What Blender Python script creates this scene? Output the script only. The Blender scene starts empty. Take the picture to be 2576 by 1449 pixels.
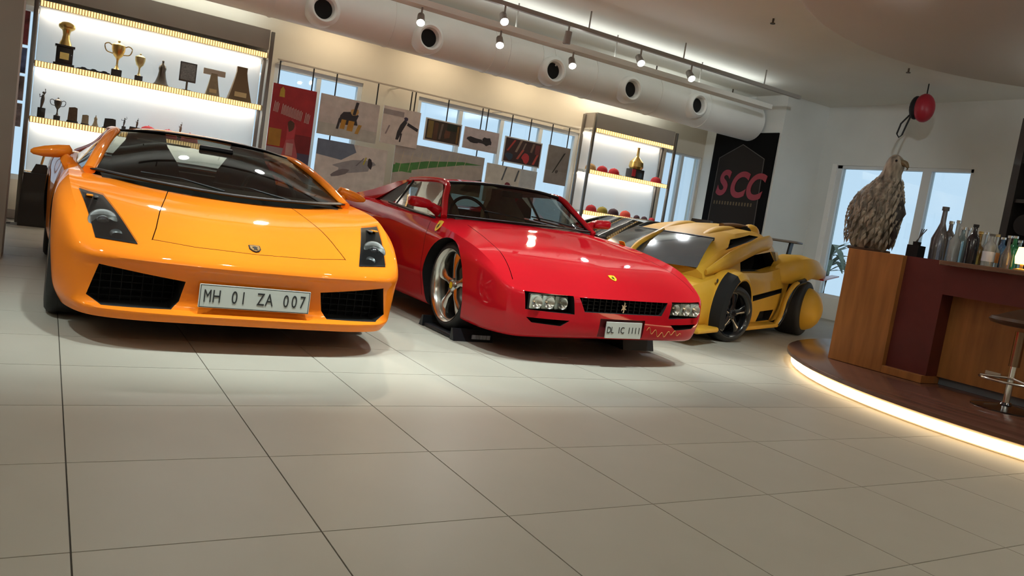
import bpy, bmesh, math, random
import numpy as np
from mathutils import Vector, Matrix
from mathutils.bvhtree import BVHTree

random.seed(7)
PI = math.pi
S = bpy.context.scene
COL = S.collection

# ------------------------------------------------------------------ camera
CAM_H, FPX = 0.935, 1959.4
ROLL, PITCH, YAW = 0.153424, 0.0938449, 0.550903
_f = Vector((math.sin(YAW)*math.cos(PITCH), math.cos(YAW)*math.cos(PITCH), -math.sin(PITCH)))
_r0 = Vector((math.cos(YAW), -math.sin(YAW), 0)); _u0 = _r0.cross(_f)
CR = _r0*math.cos(ROLL) + _u0*math.sin(ROLL)
CU = _u0*math.cos(ROLL) - _r0*math.sin(ROLL)
cd = bpy.data.cameras.new('camera'); cam = bpy.data.objects.new('camera', cd); COL.objects.link(cam)
cd.sensor_width = 36.0; cd.sensor_fit = 'HORIZONTAL'; cd.lens = FPX/2576*36.0; cd.clip_start = 0.05
m = Matrix((CR, CU, -_f)).transposed().to_4x4(); m.translation = (0, 0, CAM_H)
cam.matrix_world = m
S.camera = cam

def ray(px, py):
    return _f + CR*((px-1288)/FPX) - CU*((py-724.5)/FPX)
def onY(px, py, Y):
    r = ray(px, py); return Vector((0, 0, CAM_H)) + r*(Y/r.y)
def onX(px, py, X):
    r = ray(px, py); return Vector((0, 0, CAM_H)) + r*(X/r.x)
def onZ(px, py, Z=0.0):
    r = ray(px, py); return Vector((0, 0, CAM_H)) + r*((Z-CAM_H)/r.z)

# ------------------------------------------------------------------ world, exposure
w = bpy.data.worlds.new('world'); S.world = w; w.use_nodes = True
bg = w.node_tree.nodes['Background']; bg.inputs['Color'].default_value = (0.62, 0.80, 1.0, 1); bg.inputs['Strength'].default_value = 0.95
S.view_settings.view_transform = 'Standard'; S.view_settings.look = 'None'
S.view_settings.gamma = 1.0; S.view_settings.use_curve_mapping = False
S.view_settings.exposure = 0.35

# ------------------------------------------------------------------ materials
MATS = {}
def mat(name, col, rough=0.5, metal=0.0, coat=0.0, emit=0.0, ecol=None, noise=0.0, nscale=8.0, bump=0.0, trans=0.0, alpha=1.0, stretch=None, col2=None, spec=0.5, ior=1.45):
    if name in MATS: return MATS[name]
    M = bpy.data.materials.new(name); M.use_nodes = True
    nt = M.node_tree; b = nt.nodes['Principled BSDF']
    c = (*col, 1) if len(col) == 3 else col
    b.inputs['Base Color'].default_value = c
    b.inputs['Roughness'].default_value = rough; b.inputs['Metallic'].default_value = metal
    b.inputs['Coat Weight'].default_value = coat; b.inputs['Coat Roughness'].default_value = 0.03
    b.inputs['Specular IOR Level'].default_value = spec; b.inputs['IOR'].default_value = ior
    b.inputs['Transmission Weight'].default_value = trans; b.inputs['Alpha'].default_value = alpha
    if emit:
        b.inputs['Emission Color'].default_value = (*(ecol or col), 1); b.inputs['Emission Strength'].default_value = emit
    if noise or bump:
        tc = nt.nodes.new('ShaderNodeTexCoord'); mp = nt.nodes.new('ShaderNodeMapping'); nz = nt.nodes.new('ShaderNodeTexNoise')
        nz.inputs['Scale'].default_value = nscale; nz.inputs['Detail'].default_value = 4
        if stretch: mp.inputs['Scale'].default_value = stretch
        nt.links.new(tc.outputs['Object'], mp.inputs['Vector']); nt.links.new(mp.outputs['Vector'], nz.inputs['Vector'])
        if noise:
            rp = nt.nodes.new('ShaderNodeValToRGB'); rp.color_ramp.elements[0].position = 0.3; rp.color_ramp.elements[1].position = 0.7
            if col2 is None:
                lo = tuple(max(0, x*(1-noise)) for x in c[:3]); hi = tuple(min(1, x*(1+noise)) for x in c[:3])
            else: lo, hi = c[:3], col2
            rp.color_ramp.elements[0].color = (*lo, 1); rp.color_ramp.elements[1].color = (*hi, 1)
            nt.links.new(nz.outputs['Fac'], rp.inputs['Fac']); nt.links.new(rp.outputs['Color'], b.inputs['Base Color'])
        if bump:
            bp = nt.nodes.new('ShaderNodeBump'); bp.inputs['Strength'].default_value = bump; bp.inputs['Distance'].default_value = 0.01
            nt.links.new(nz.outputs['Fac'], bp.inputs['Height']); nt.links.new(bp.outputs['Normal'], b.inputs['Normal'])
    MATS[name] = M
    return M

def glass_mat(name, tint, refl=0.12, rough=0.02, fres=0.5):
    """thin pane: tinted see-through plus a mirror share that grows at grazing angles"""
    if name in MATS: return MATS[name]
    M = bpy.data.materials.new(name); M.use_nodes = True; nt = M.node_tree
    for n in list(nt.nodes): nt.nodes.remove(n)
    out = nt.nodes.new('ShaderNodeOutputMaterial'); mx = nt.nodes.new('ShaderNodeMixShader')
    tr = nt.nodes.new('ShaderNodeBsdfTransparent'); gl = nt.nodes.new('ShaderNodeBsdfGlossy'); fr = nt.nodes.new('ShaderNodeFresnel')
    ad = nt.nodes.new('ShaderNodeMath'); ad.operation = 'ADD'; ad.use_clamp = True; ad.inputs[1].default_value = refl*0.4
    tr.inputs['Color'].default_value = (*tint, 1); gl.inputs['Roughness'].default_value = rough; fr.inputs['IOR'].default_value = 1.45
    mu = nt.nodes.new('ShaderNodeMath'); mu.operation = 'MULTIPLY'; mu.inputs[1].default_value = fres
    nt.links.new(fr.outputs[0], mu.inputs[0]); nt.links.new(mu.outputs[0], ad.inputs[0]); nt.links.new(ad.outputs[0], mx.inputs['Fac'])
    nt.links.new(tr.outputs[0], mx.inputs[1]); nt.links.new(gl.outputs[0], mx.inputs[2]); nt.links.new(mx.outputs[0], out.inputs['Surface'])
    MATS[name] = M
    return M

ORANGE = mat('orange_paint', (0.84, 0.215, 0.014), rough=0.32, coat=0.6, spec=0.0, noise=0.03, nscale=3)
RED = mat('red_paint', (0.45, 0.008, 0.015), rough=0.32, coat=0.6, spec=0.0, noise=0.03, nscale=3)
YELLOW = mat('yellow_paint', (0.62, 0.34, 0.030), rough=0.5, coat=0.08, spec=0.35, noise=0.06, nscale=3)
BLACKPAINT = mat('black_paint', (0.008, 0.009, 0.011), rough=0.2, coat=1.0)
BLACK = mat('black_plastic', (0.010, 0.010, 0.011), rough=0.5, noise=0.1, spec=0.3)
MATTE = mat('matte_black', (0.006, 0.006, 0.006), rough=0.9)
RUBBER = mat('tyre_rubber', (0.014, 0.014, 0.015), rough=0.6, noise=0.15, nscale=30)
CHROME = mat('chrome', (0.86, 0.86, 0.84), rough=0.12, metal=1.0)
SILVER = mat('silver_alloy', (0.72, 0.71, 0.67), rough=0.2, metal=1.0)
GOLD = mat('gold', (0.72, 0.50, 0.17), rough=0.28, metal=1.0, noise=0.1)
DARKMETAL = mat('bronze_grey_metal', (0.14, 0.12, 0.10), rough=0.35, metal=0.9, noise=0.1)
WHITE = mat('white_paint', (0.82, 0.81, 0.78), rough=0.5, noise=0.02)
PLATE = mat('plate_white', (0.46, 0.47, 0.43), rough=0.4)
INK = mat('plate_ink', (0.02, 0.02, 0.02), rough=0.5)
LEATHER = mat('black_leather', (0.022, 0.019, 0.016), rough=0.55, noise=0.2, nscale=20)
CREAM = mat('cream_leather', (0.42, 0.38, 0.28), rough=0.6, noise=0.1, nscale=20)
AMBER = mat('amber_lens', (0.75, 0.26, 0.02), rough=0.15)
GLASS_DARK = glass_mat('windscreen_glass', (0.30, 0.32, 0.28), 0.02)
GLASS_SMOKE = glass_mat('smoked_glass', (0.10, 0.11, 0.12), 0.2)
GLASS_CLEAR = glass_mat('clear_glass', (0.86, 0.90, 0.90), 0.06)
LAMPCOVER = glass_mat('lamp_cover', (0.60, 0.61, 0.60), 0.0, fres=0.08)
LAMPGLASS = mat('ribbed_lamp_glass', (0.40, 0.42, 0.36), rough=0.25, metal=0.2, noise=0.5, nscale=26, stretch=(1, 3, 0.4))

# ------------------------------------------------------------------ objects
def link(o, parent=None):
    COL.objects.link(o)
    if parent is not None: o.parent = parent
    return o
def tag(o, label, cat, group=None, kind=None):
    if label: o['label'] = label
    if cat: o['category'] = cat
    if group: o['group'] = group
    if kind: o['kind'] = kind
    return o
def thing(name, label, cat, loc=(0, 0, 0), rot=(0, 0, 0), group=None, scale=None):
    o = bpy.data.objects.new(name, None); o.empty_display_size = 0.1; link(o)
    o.location = loc; o.rotation_euler = rot
    if scale: o.scale = scale
    return tag(o, label, cat, group)
def sharp(me, deg):
    for p in me.polygons: p.use_smooth = True
    me.set_sharp_from_angle(angle=math.radians(deg))
def mesh(name, V, F, material, parent=None, smooth=None):
    me = bpy.data.meshes.new(name); me.from_pydata([tuple(v) for v in V], [], [tuple(f) for f in F]); me.update()
    for mm in (material if isinstance(material, (list, tuple)) else [material]): me.materials.append(mm)
    if smooth: sharp(me, smooth)
    o = bpy.data.objects.new(name, me)
    return link(o, parent)

class MB:
    """collects shapes that belong to ONE part"""
    def __init__(s): s.V = []; s.F = []; s.MI = []
    def add(s, V, F, mi=0):
        n = len(s.V); s.V += [tuple(v) for v in V]; s.F += [tuple(i+n for i in f) for f in F]; s.MI += [mi]*len(F); return s
    def box(s, a, b, bev=0.0, mi=0):
        x0, y0, z0 = a; x1, y1, z1 = b
        if bev <= 0:
            return s.add([(x0,y0,z0),(x1,y0,z0),(x1,y1,z0),(x0,y1,z0),(x0,y0,z1),(x1,y0,z1),(x1,y1,z1),(x0,y1,z1)],
                [(3,2,1,0),(4,5,6,7),(0,1,5,4),(1,2,6,5),(2,3,7,6),(3,0,4,7)], mi)
        bm = bmesh.new(); bmesh.ops.create_cube(bm, size=1)
        for v in bm.verts: v.co = Vector(((x0+x1)/2+v.co.x*(x1-x0), (y0+y1)/2+v.co.y*(y1-y0), (z0+z1)/2+v.co.z*(z1-z0)))
        bmesh.ops.bevel(bm, geom=bm.edges[:], offset=min(bev, 0.45*min(abs(x1-x0), abs(y1-y0), abs(z1-z0))), segments=2, affect='EDGES', profile=0.5)
        return s.bm(bm, mi)
    def bm(s, bm, mi=0):
        bm.verts.index_update()
        s.add([v.co[:] for v in bm.verts], [[v.index for v in f.verts] for f in bm.faces], mi); bm.free(); return s
    def cyl(s, p0, p1, r0, r1=None, n=20, cap=True, mi=0):
        r1 = r0 if r1 is None else r1
        p0 = Vector(p0); p1 = Vector(p1); d = (p1-p0).normalized()
        a = d.orthogonal().normalized(); b = d.cross(a)
        V = [p0+(a*math.cos(2*PI*i/n)+b*math.sin(2*PI*i/n))*r0 for i in range(n)] + [p1+(a*math.cos(2*PI*i/n)+b*math.sin(2*PI*i/n))*r1 for i in range(n)]
        F = [(i, (i+1) % n, n+(i+1) % n, n+i) for i in range(n)]
        if cap: F += [tuple(range(n-1, -1, -1)), tuple(range(n, 2*n))]
        return s.add(V, F, mi)
    def lathe(s, prof, n=24, c=(0, 0, 0), axis='z', mi=0, ang=2*PI):
        V = []; F = []; k = len(prof); full = abs(ang-2*PI) < 1e-6; m_ = n if full else n+1
        for i in range(m_):
            t = ang*i/n
            for r, z in prof:
                if axis == 'z': V.append((c[0]+r*math.cos(t), c[1]+r*math.sin(t), c[2]+z))
                elif axis == 'y': V.append((c[0]+r*math.cos(t), c[1]+z, c[2]+r*math.sin(t)))
                else: V.append((c[0]+z, c[1]+r*math.cos(t), c[2]+r*math.sin(t)))
        for i in range(n):
            j = (i+1) % m_
            for q in range(k-1):
                F.append((i*k+q, j*k+q, j*k+q+1, i*k+q+1))
        return s.add(V, F, mi)
    def tube(s, pts, r, n=8, mi=0, cap=True, flat=None):
        pts = [Vector(p) for p in pts]; V = []; F = []; N = len(pts)
        rr = r if isinstance(r, (list, tuple)) else [r]*N
        up = Vector((0, 0, 1))
        for i, p in enumerate(pts):
            d = (pts[min(i+1, N-1)]-pts[max(i-1, 0)]).normalized()
            a = d.cross(up)
            if a.length < 1e-3: a = d.cross(Vector((1, 0, 0)))
            a.normalize(); b = a.cross(d)
            fa, fb = flat or (1, 1)
            for k in range(n):
                t = 2*PI*k/n; V.append(p+a*(math.cos(t)*rr[i]*fa)+b*(math.sin(t)*rr[i]*fb))
        for i in range(N-1):
            for k in range(n): F.append((i*n+k, i*n+(k+1) % n, (i+1)*n+(k+1) % n, (i+1)*n+k))
        if cap: F += [tuple(range(n-1, -1, -1)), tuple(range((N-1)*n, N*n))]
        return s.add(V, F, mi)
    def prism(s, poly, a, b, axis='x', mi=0):
        """poly of 2-D points extruded from a to b along axis (x: (y,z); y: (x,z); z: (x,y))"""
        def P(p, t): return (t, p[0], p[1]) if axis == 'x' else ((p[0], t, p[1]) if axis == 'y' else (p[0], p[1], t))
        n = len(poly); V = [P(p, a) for p in poly]+[P(p, b) for p in poly]
        F = [(i, (i+1) % n, n+(i+1) % n, n+i) for i in range(n)]+[tuple(range(n-1, -1, -1)), tuple(range(n, 2*n))]
        return s.add(V, F, mi)
    def sphere(s, c, r, n=16, m_=10, mi=0, sc=(1, 1, 1), half=False):
        prof = [(math.sin(PI*i/m_*(0.5 if half else 1)), math.cos(PI*i/m_*(0.5 if half else 1))) for i in range(m_+1)]
        V = []; F = []
        for i in range(n):
            t = 2*PI*i/n
            for a_, z in prof: V.append((c[0]+r*sc[0]*a_*math.cos(t), c[1]+r*sc[1]*a_*math.sin(t), c[2]+r*sc[2]*z))
        k = m_+1
        for i in range(n):
            j = (i+1) % n
            for q in range(m_): F.append((i*k+q, i*k+q+1, j*k+q+1, j*k+q))
        return s.add(V, F, mi)
    def build(s, name, material, parent=None, smooth=35, clean=True):
        ms = material if isinstance(material, (list, tuple)) else [material]
        me = bpy.data.meshes.new(name); me.from_pydata(s.V, [], s.F); me.update()
        for mm in ms: me.materials.append(mm)
        if len(ms) > 1: me.polygons.foreach_set('material_index', s.MI)
        if clean:
            bm = bmesh.new(); bm.from_mesh(me); bmesh.ops.remove_doubles(bm, verts=bm.verts, dist=1e-5); bmesh.ops.recalc_face_normals(bm, faces=bm.faces); bm.to_mesh(me); bm.free()
        if smooth: sharp(me, smooth)
        return link(bpy.data.objects.new(name, me), parent)

def text_mesh(name, body, size, material, parent, loc, rot, depth=0.002, shear=0.0, sx=1.0, align='CENTER', bold=0.0):
    cu = bpy.data.curves.new(name, 'FONT'); cu.body = body; cu.size = size; cu.extrude = depth; cu.align_x = align; cu.align_y = 'CENTER'; cu.shear = shear; cu.offset = bold
    t = bpy.data.objects.new(name, cu); COL.objects.link(t)
    bpy.context.view_layer.update()
    me = bpy.data.meshes.new_from_object(t.evaluated_get(bpy.context.evaluated_depsgraph_get()))
    bpy.data.objects.remove(t)
    me.materials.clear(); me.materials.append(material)
    o = bpy.data.objects.new(name, me); link(o, parent); o.location = loc; o.rotation_euler = rot; o.scale = (sx, 1, 1)
    return o
def text_row(name, body, size, material, parent, loc, rot, adv, depth=0.001, sx=1.0):
    """one object per character, evenly spaced along local x (facing -Y)"""
    n = len(body)
    for i, ch in enumerate(body):
        if ch != ' ': text_mesh(name, ch, size, material, parent, (loc[0]+(i-(n-1)/2)*adv, loc[1], loc[2]), rot, depth, sx=sx*(.86 if ch == 'M' else 1))
def copy_tree(o, parent=None):
    c = o.copy(); COL.objects.link(c)
    if parent is not None: c.parent = parent
    for ch in o.children: copy_tree(ch, c)
    return c
def cr(P, m_):
    """Catmull-Rom through control points P (n,d), m_ steps per segment"""
    P = np.asarray(P, float); n = len(P); out = []
    for i in range(n-1):
        p0 = P[i-1] if i > 0 else 2*P[0]-P[1]; p1 = P[i]; p2 = P[i+1]; p3 = P[i+2] if i+2 < n else 2*P[-1]-P[-2]
        for k in range(m_):
            t = k/m_
            out.append(0.5*((2*p1)+(-p0+p2)*t+(2*p0-5*p1+4*p2-p3)*t*t+(-p0+3*p1-3*p2+p3)*t**3))
    out.append(P[-1]); return np.array(out)
def boolean(o, cutters):
    """cut solids (MB lists with their material) out of o for good"""
    for V, F, mt in cutters:
        c = mesh('cutter', V, F, mt, o.parent)
        bm = bmesh.new(); bm.from_mesh(c.data); bmesh.ops.recalc_face_normals(bm, faces=bm.faces); bm.to_mesh(c.data); bm.free()
        md = o.modifiers.new('cut', 'BOOLEAN'); md.operation = 'DIFFERENCE'; md.solver = 'EXACT'; md.object = c; md.material_mode = 'TRANSFER'
        bpy.context.view_layer.update()
        me = bpy.data.meshes.new_from_object(o.evaluated_get(bpy.context.evaluated_depsgraph_get()))
        o.modifiers.clear(); old = o.data; o.data = me; bpy.data.meshes.remove(old); bpy.data.objects.remove(c)
    return o

# ================================================================== THE ROOM
ZC = 3.56            # ceiling
YB = 10.80           # back wall
XR1, XR2 = 10.30, 11.36   # banner wall, window wall
WALL = mat('warm_wall_paint', (0.62, 0.56, 0.46), rough=0.75, noise=0.04, nscale=1.5)
WALLR = mat('grey_wall_paint', (0.68, 0.69, 0.66), rough=0.75, noise=0.04, nscale=1.5)
WALLD = mat('dark_wall_paint', (0.33, 0.29, 0.255), rough=0.7, noise=0.05, nscale=2)
CEIL = mat('ceiling_paint', (0.74, 0.73, 0.68), rough=0.8, noise=0.03, nscale=1.2)
TILE = mat('beige_floor_tile', (0.395, 0.372, 0.315), rough=0.42, noise=0.05, nscale=1.3, coat=0.0, spec=0.07)
GROUT = mat('grout', (0.08, 0.07, 0.055), rough=0.8)
FRAME = mat('window_frame_white', (0.68, 0.70, 0.70), rough=0.4)
WOOD = mat('orange_wood_veneer', (0.34, 0.135, 0.036), rough=0.4, noise=0.2, nscale=3, stretch=(6, 6, 0.7))
MAROON = mat('maroon_panel', (0.11, 0.021, 0.017), rough=0.4, noise=0.1)
BARTOP = mat('bar_top_brown', (0.16, 0.085, 0.05), rough=0.3, noise=0.15, nscale=5)
DECK = mat('dark_wood_deck', (0.125, 0.055, 0.038), rough=0.16, noise=0.25, nscale=2.5, stretch=(8, 0.8, 1))
GLOW = mat('warm_led_strip', (1.0, 0.72, 0.38), emit=4.5, ecol=(1.0, 0.74, 0.42))

def struct(o): o['kind'] = 'structure'; return o

# floor: grout bed with single tiles
floor = struct(mesh('floor', [(-6, -5, -0.1), (14, -5, -0.1), (14, 11, -0.1), (-6, 11, -0.1), (-6, -5, -0.004), (14, -5, -0.004), (14, 11, -0.004), (-6, 11, -0.004)],
    [(3,2,1,0),(4,5,6,7),(0,1,5,4),(1,2,6,5),(2,3,7,6),(3,0,4,7)], GROUT))
T = 0.6; TX, TY = -0.477, 3.1654
def tile_mb(x, y, mb):
    g = 0.0022; mb.box((x+g, y+g, -0.004), (x+T-g, y+T-g, 0.0)); return mb
cells = []
for i in range(-9, 24):
    for j in range(-13, 13):
        x = TX+i*T; y = TY+j*T
        if x < -5.9 or x > 13.4 or y < -4.9 or y > 10.3: continue
        c = Vector((x+T/2, y+T/2, 0))-Vector((0, 0, CAM_H)); z = c.dot(_f)
        vis = -1
        if z > 0.6:
            u = 1288+FPX*c.dot(CR)/z; v = 724.5-FPX*c.dot(CU)/z
            if -250 < u < 2830 and v < 1700: vis = 1/(z**3)
        cells.append((vis, x, y))
cells.sort(reverse=True)
tile_me = None; rest = MB()
for k, (vis, x, y) in enumerate(cells):
    if k < 290 and vis > 0:
        if tile_me is None:
            o = tile_mb(0, 0, MB()).build('floor_tile', TILE, floor, smooth=None); tile_me = o.data
        else:
            o = link(bpy.data.objects.new('floor_tile', tile_me), floor)
        o.location = (x, y, 0)
    else: tile_mb(x, y, rest)
o = rest.build('far_floor_tiles', TILE, floor, smooth=None, clean=False); o['kind'] = 'stuff'

struct(MB().box((-6, -5, ZC), (14, 11, ZC+0.15)).build('ceiling', CEIL, smooth=None))
# back wall with three openings
WIN = [(-1.2, 2.40, 0.45, 2.44), (2.47, 3.70, 0.75, 2.42), (4.56, 7.48, 0.75, 2.42), (7.56, 9.34, 0.45, 2.44), (9.40, 10.28, 0.15, 2.48)]
wb = MB(); xs = -6.0
for (a, b, z0, z1) in WIN:
    wb.box((xs, YB, 0), (a, YB+0.2, ZC)); wb.box((a, YB, 0), (b, YB+0.2, z0)); wb.box((a, YB, z1), (b, YB+0.2, ZC)); xs = b
wb.box((xs, YB, 0), (11.6, YB+0.2, ZC))
struct(wb.build('wall_back', WALL, smooth=None, clean=False))
struct(MB().box((-6, 7.05, 0), (-0.235, 7.45, ZC)).build('wall_left_pillar', WALLD, smooth=None))
struct(MB().box((-6, 7.45, 0), (-1.30, YB, ZC)).build('wall_left', WALLD, smooth=None))
struct(MB().box((XR1, 9.08, 0), (XR2+0.4, YB, ZC)).build('wall_right_pier', WALLR, smooth=None))
WY0, WY1, WZ0, WZ1 = 6.42, 8.78, 0.35, 2.58
wr = MB()
wr.box((XR2, -5, 0), (XR2+0.2, WY0, ZC)); wr.box((XR2, WY1, 0), (XR2+0.2, 9.08, ZC)); wr.box((XR2, WY0, 0), (XR2+0.2, WY1, WZ0)); wr.box((XR2, WY0, WZ1), (XR2+0.2, WY1, ZC))
struct(wr.build('wall_right', WALLR, smooth=None, clean=False))
struct(MB().box((-6.2, -5, 0), (-6, 11, ZC)).build('wall_far_left', WALL, smooth=None))
wf_ = MB()
for a, b in (((-6, -5.2, 0), (14, -5, .7)), ((-6, -5.2, 2.9), (14, -5, ZC)), ((-6, -5.2, .7), (6.5, -5, 2.9)), ((11, -5.2, .7), (14, -5, 2.9))): wf_.box(a, b)
struct(wf_.build('wall_front', WALL, smooth=None, clean=False))

def window(name, a, b, z0, z1, axis, at, n, sill=True):
    """frame, mullions, panes; axis 'x': runs along X at Y=at, 'y': runs along Y at X=at"""
    def bx(mb, u0, u1, d0, d1, q0, q1):
        return mb.box((u0, at+d0, q0), (u1, at+d1, q1)) if axis == 'x' else mb.box((at+d0, u0, q0), (at+d1, u1, q1))
    f = MB(); t = 0.06 if b-a > 1 else 0.03
    bx(f, a, a+t, 0.03, 0.12, z0, z1); bx(f, b-t, b, 0.03, 0.12, z0, z1); bx(f, a+t, b-t, 0.03, 0.12, z0, z0+t); bx(f, a+t, b-t, 0.03, 0.12, z1-t, z1)
    fo = struct(f.build(name, FRAME, smooth=None, clean=False))
    W = (b-a)/n
    for k in range(1, n): bx(MB(), a+k*W-0.03, a+k*W+0.03, 0.035, 0.115, z0+t, z1-t).build('mullion', FRAME, fo, smooth=None)
    for k in range(n): bx(MB(), a+k*W+0.03, a+(k+1)*W-0.03, 0.07, 0.078, z0+t, z1-t).build('window_pane', GLASS_CLEAR, fo, smooth=None)
    if sill: bx(MB(), a, b, -0.05, 0.03, z0-0.03, z0).build('window_sill', FRAME, fo, smooth=None)
    return fo
for k, (q, nn) in enumerate(zip(WIN, (3, 2, 4, 2, 2))): window('window_%d' % (k+1), *q, 'x', YB, nn, sill=k in (1, 2))
# the right window: wide pane, grey mullion, narrow pane
f = MB()
for (u0, u1, q0, q1) in ((WY1-0.16, WY1, WZ0, WZ1), (WY0, WY0+0.05, WZ0, WZ1), (WY0, WY1, WZ0, WZ0+0.06), (WY0, WY1, WZ1-0.05, WZ1)): f.box((XR2+0.02, u0, q0), (XR2+0.12, u1, q1))
fo = struct(f.build('window_6', FRAME, smooth=None, clean=False))
MB().box((XR2+0.02, 7.06, WZ0+0.06), (XR2+0.12, 7.20, WZ1-0.05)).build('mullion', FRAME, fo, smooth=None)
for a, b in ((WY0+0.05, 7.06), (7.20, WY1-0.16)): MB().box((XR2+0.07, a, WZ0+0.06), (XR2+0.078, b, WZ1-0.05)).build('window_pane', GLASS_CLEAR, fo, smooth=None)
MB().box((XR2-0.012, WY1-0.07, 0.05), (XR2+0.02, WY1+0.02, WZ1+0.02)).build('window_jamb', WHITE, fo, smooth=None)
struct(MB().box((-1.3, YB-0.03, 0), (XR1, YB, 0.10)).build('baseboard_back', WALLD, smooth=None))

window('window_7', 6.5, 11, .7, 2.9, 'x', -5.15, 5, sill=False)  # unseen window added behind the viewer to brighten the hall
# round dropped soffit above the bar
BC = (7.85, 2.28); BR_ = 3.10
struct(MB().lathe([(0.01, 3.36), (3.55, 3.36), (3.62, 3.40), (3.62, ZC), (0.01, ZC)], n=72, c=(BC[0], BC[1], 0)).build('ceiling_soffit', mat('soffit_paint', (0.55, 0.50, 0.44), rough=0.8), smooth=30))

# air duct with round nozzles along the back
duct = thing('air_duct', 'big round white ventilation duct with jet nozzles below the ceiling', 'duct', (0, 9.75, 3.10))
DUCTM = mat('white_duct_enamel', (0.84, 0.84, 0.81), rough=0.35, noise=0.03, nscale=2)
MB().cyl((-0.2, 0, 0), (10.25, 0, 0), 0.31, n=40).build('duct_tube', DUCTM, duct)
for x in (1.2, 2.1, 3.55, 5.0, 5.22, 5.75, 5.95, 6.7, 7.95, 9.0): MB().lathe([(0.31, -0.012), (0.318, -0.012), (0.318, 0.012), (0.31, 0.012)], n=40, c=(x, 0, 0), axis='x').build('duct_seam', DUCTM, duct)
for hx, hy in ((815, 22), (1080, 95), (1393, 178), (1587, 225), (1755, 265)):
    p = onY(hx, hy, 9.40); q = (p.x, p.y-9.75, p.z-3.10)
    nz = MB().lathe([(0.20, 0.14), (0.20, 0.0), (0.185, -0.03), (0.15, -0.05), (0.125, -0.03), (0.105, 0.06), (0.10, 0.12)], n=32, c=q, axis='y').build('duct_nozzle', DUCTM, duct)
    MB().lathe([(0.0, 0.035), (0.112, 0.035)], n=28, c=q, axis='y').build('nozzle_throat', MATTE, nz)
for x in (0.6, 3.2, 5.4, 8.0, 9.7):
    MB().cyl((x, 0, 0.3), (x, 0, ZC-3.10), 0.012, n=8).build('duct_hanger', DARKMETAL, duct)

# lighting tracks and spot lights
LENS = mat('spot_lens', (1, 1, 1), emit=110.0, ecol=(1.0, 0.97, 0.90))
LENSC = mat('spot_lens_cool', (1, 1, 1), emit=110.0, ecol=(0.85, 0.93, 1.0))
LENSD = mat('spot_lens_off', (0.25, 0.25, 0.25), rough=0.2)
GREYM = mat('spot_grey_enamel', (0.30, 0.28, 0.25), rough=0.4)
def fill_uplight(parent, loc, sx_, sy_, e):
    """unseen lamp strip, added to brighten the ceiling"""
    MB().box((loc[0]-sx_/2, loc[1]-sy_/2, loc[2]), (loc[0]+sx_/2, loc[1]+sy_/2, loc[2]+.008)).build('fill_strip', mat('fill_lens', (1, 1, 1), emit=2.0, ecol=(.94, 1, .98)), parent, None)
    L = bpy.data.lights.new('fill_beam', 'AREA'); L.shape = 'RECTANGLE'; L.size = sx_; L.size_y = sy_; L.energy = e; L.color = (.92, 1.0, .97)
    o = link(bpy.data.objects.new('fill_beam', L), parent); o.location = (loc[0], loc[1], loc[2]+.015); o.rotation_euler = (PI, 0, 0)
def track(y, z, x0, x1, label, wide=0.05, tall=0.05):
    t = thing('lighting_track', label, 'lighting track', (0, y, z))
    MB().box((x0, -wide/2, 0), (x1, wide/2, tall)).build('rail', CEIL if wide > 0.1 else GREYM, t, smooth=None)
    x = x0+0.3
    while x < x1:
        MB().cyl((x, 0, tall), (x, 0, ZC-z), 0.010, n=8).build('hanger_rod', GREYM, t); x += 1.6
    return t
tb = track(8.85, 3.17, -0.2, 9.6, 'wide beige lighting beam hung in front of the duct', 0.20, 0.07)
fill_uplight(tb, (4.7, 0, .071), 9.4, .10, 11)  # unseen lamp strip added on the beam top to lift the ceiling
track(8.25, 3.30, 0.5, 9.6, 'slim grey lighting track nearer than the beige beam')
track(3.3, 3.38, -3.5, 5.2, 'slim lighting track above the floor in front of the cars')
LID = [0]
def spot(loc, target, energy, label, group, angle=50, col=(1, 0.95, 0.86), lens=LENS, blend=0.6, on=True):
    t = thing('track_spotlight', label, 'spotlight', loc, group=group)
    d = (Vector(target)-Vector(loc)).normalized(); z = Vector((0, 0, 1))
    MB().cyl((0, 0, 0.14), (0, 0, 0.02), 0.012, n=8).build('stem', GREYM, t)
    a = d*-0.08; b = d*0.07
    MB().cyl(a, b, 0.042, 0.05, n=20).build('lamp_housing', GREYM, t)
    MB().cyl(b+d*0.001, b+d*0.004, 0.044, n=20).build('lens', lens if on else LENSD, t)
    if on and energy > 0:
        L = bpy.data.lights.new('spot_beam', 'SPOT'); L.energy = energy; L.color = col; L.spot_size = math.radians(angle); L.spot_blend = blend; L.shadow_soft_size = 0.06
        o = link(bpy.data.objects.new('spot_beam', L), t); o.location = b+d*0.03; o.rotation_euler = d.to_track_quat('-Z', 'Y').to_euler()
    return t

# visible spots on the two rear tracks
for k, (px, py) in enumerate(((1060, 40), (1258, 100), (1440, 152))):
    p = onY(px, py, 8.85)
    spot((p.x, 8.85, 3.03), (p.x-0.9, 6.2, 0.2), 110, 'lit warm spotlight under the beige beam, number %s from the left' % ('one', 'two', 'three')[k], 'spots under the beige beam', 60, (1, 0.80, 0.55))
for k, (px, py, on) in enumerate(((1268, 43, 1), (1430, 82, 0), (1610, 150, 1), (1738, 182, 1))):
    p = onY(px, py, 8.25)
    spot((p.x, 8.25, 3.16), (p.x-0.6, 5.5, 0.6) if on else (p.x, 8.6, 0), 90, ('cool white spotlight, leftmost on the slim grey track', 'switched-off dark spotlight on the slim grey track', 'cool white spotlight right of the dark one on the slim track', 'cool white spotlight at the right end of the slim track')[k], 'spots on the slim grey track', 60, (0.92, 0.97, 1.0), LENSC, on=bool(on))
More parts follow.
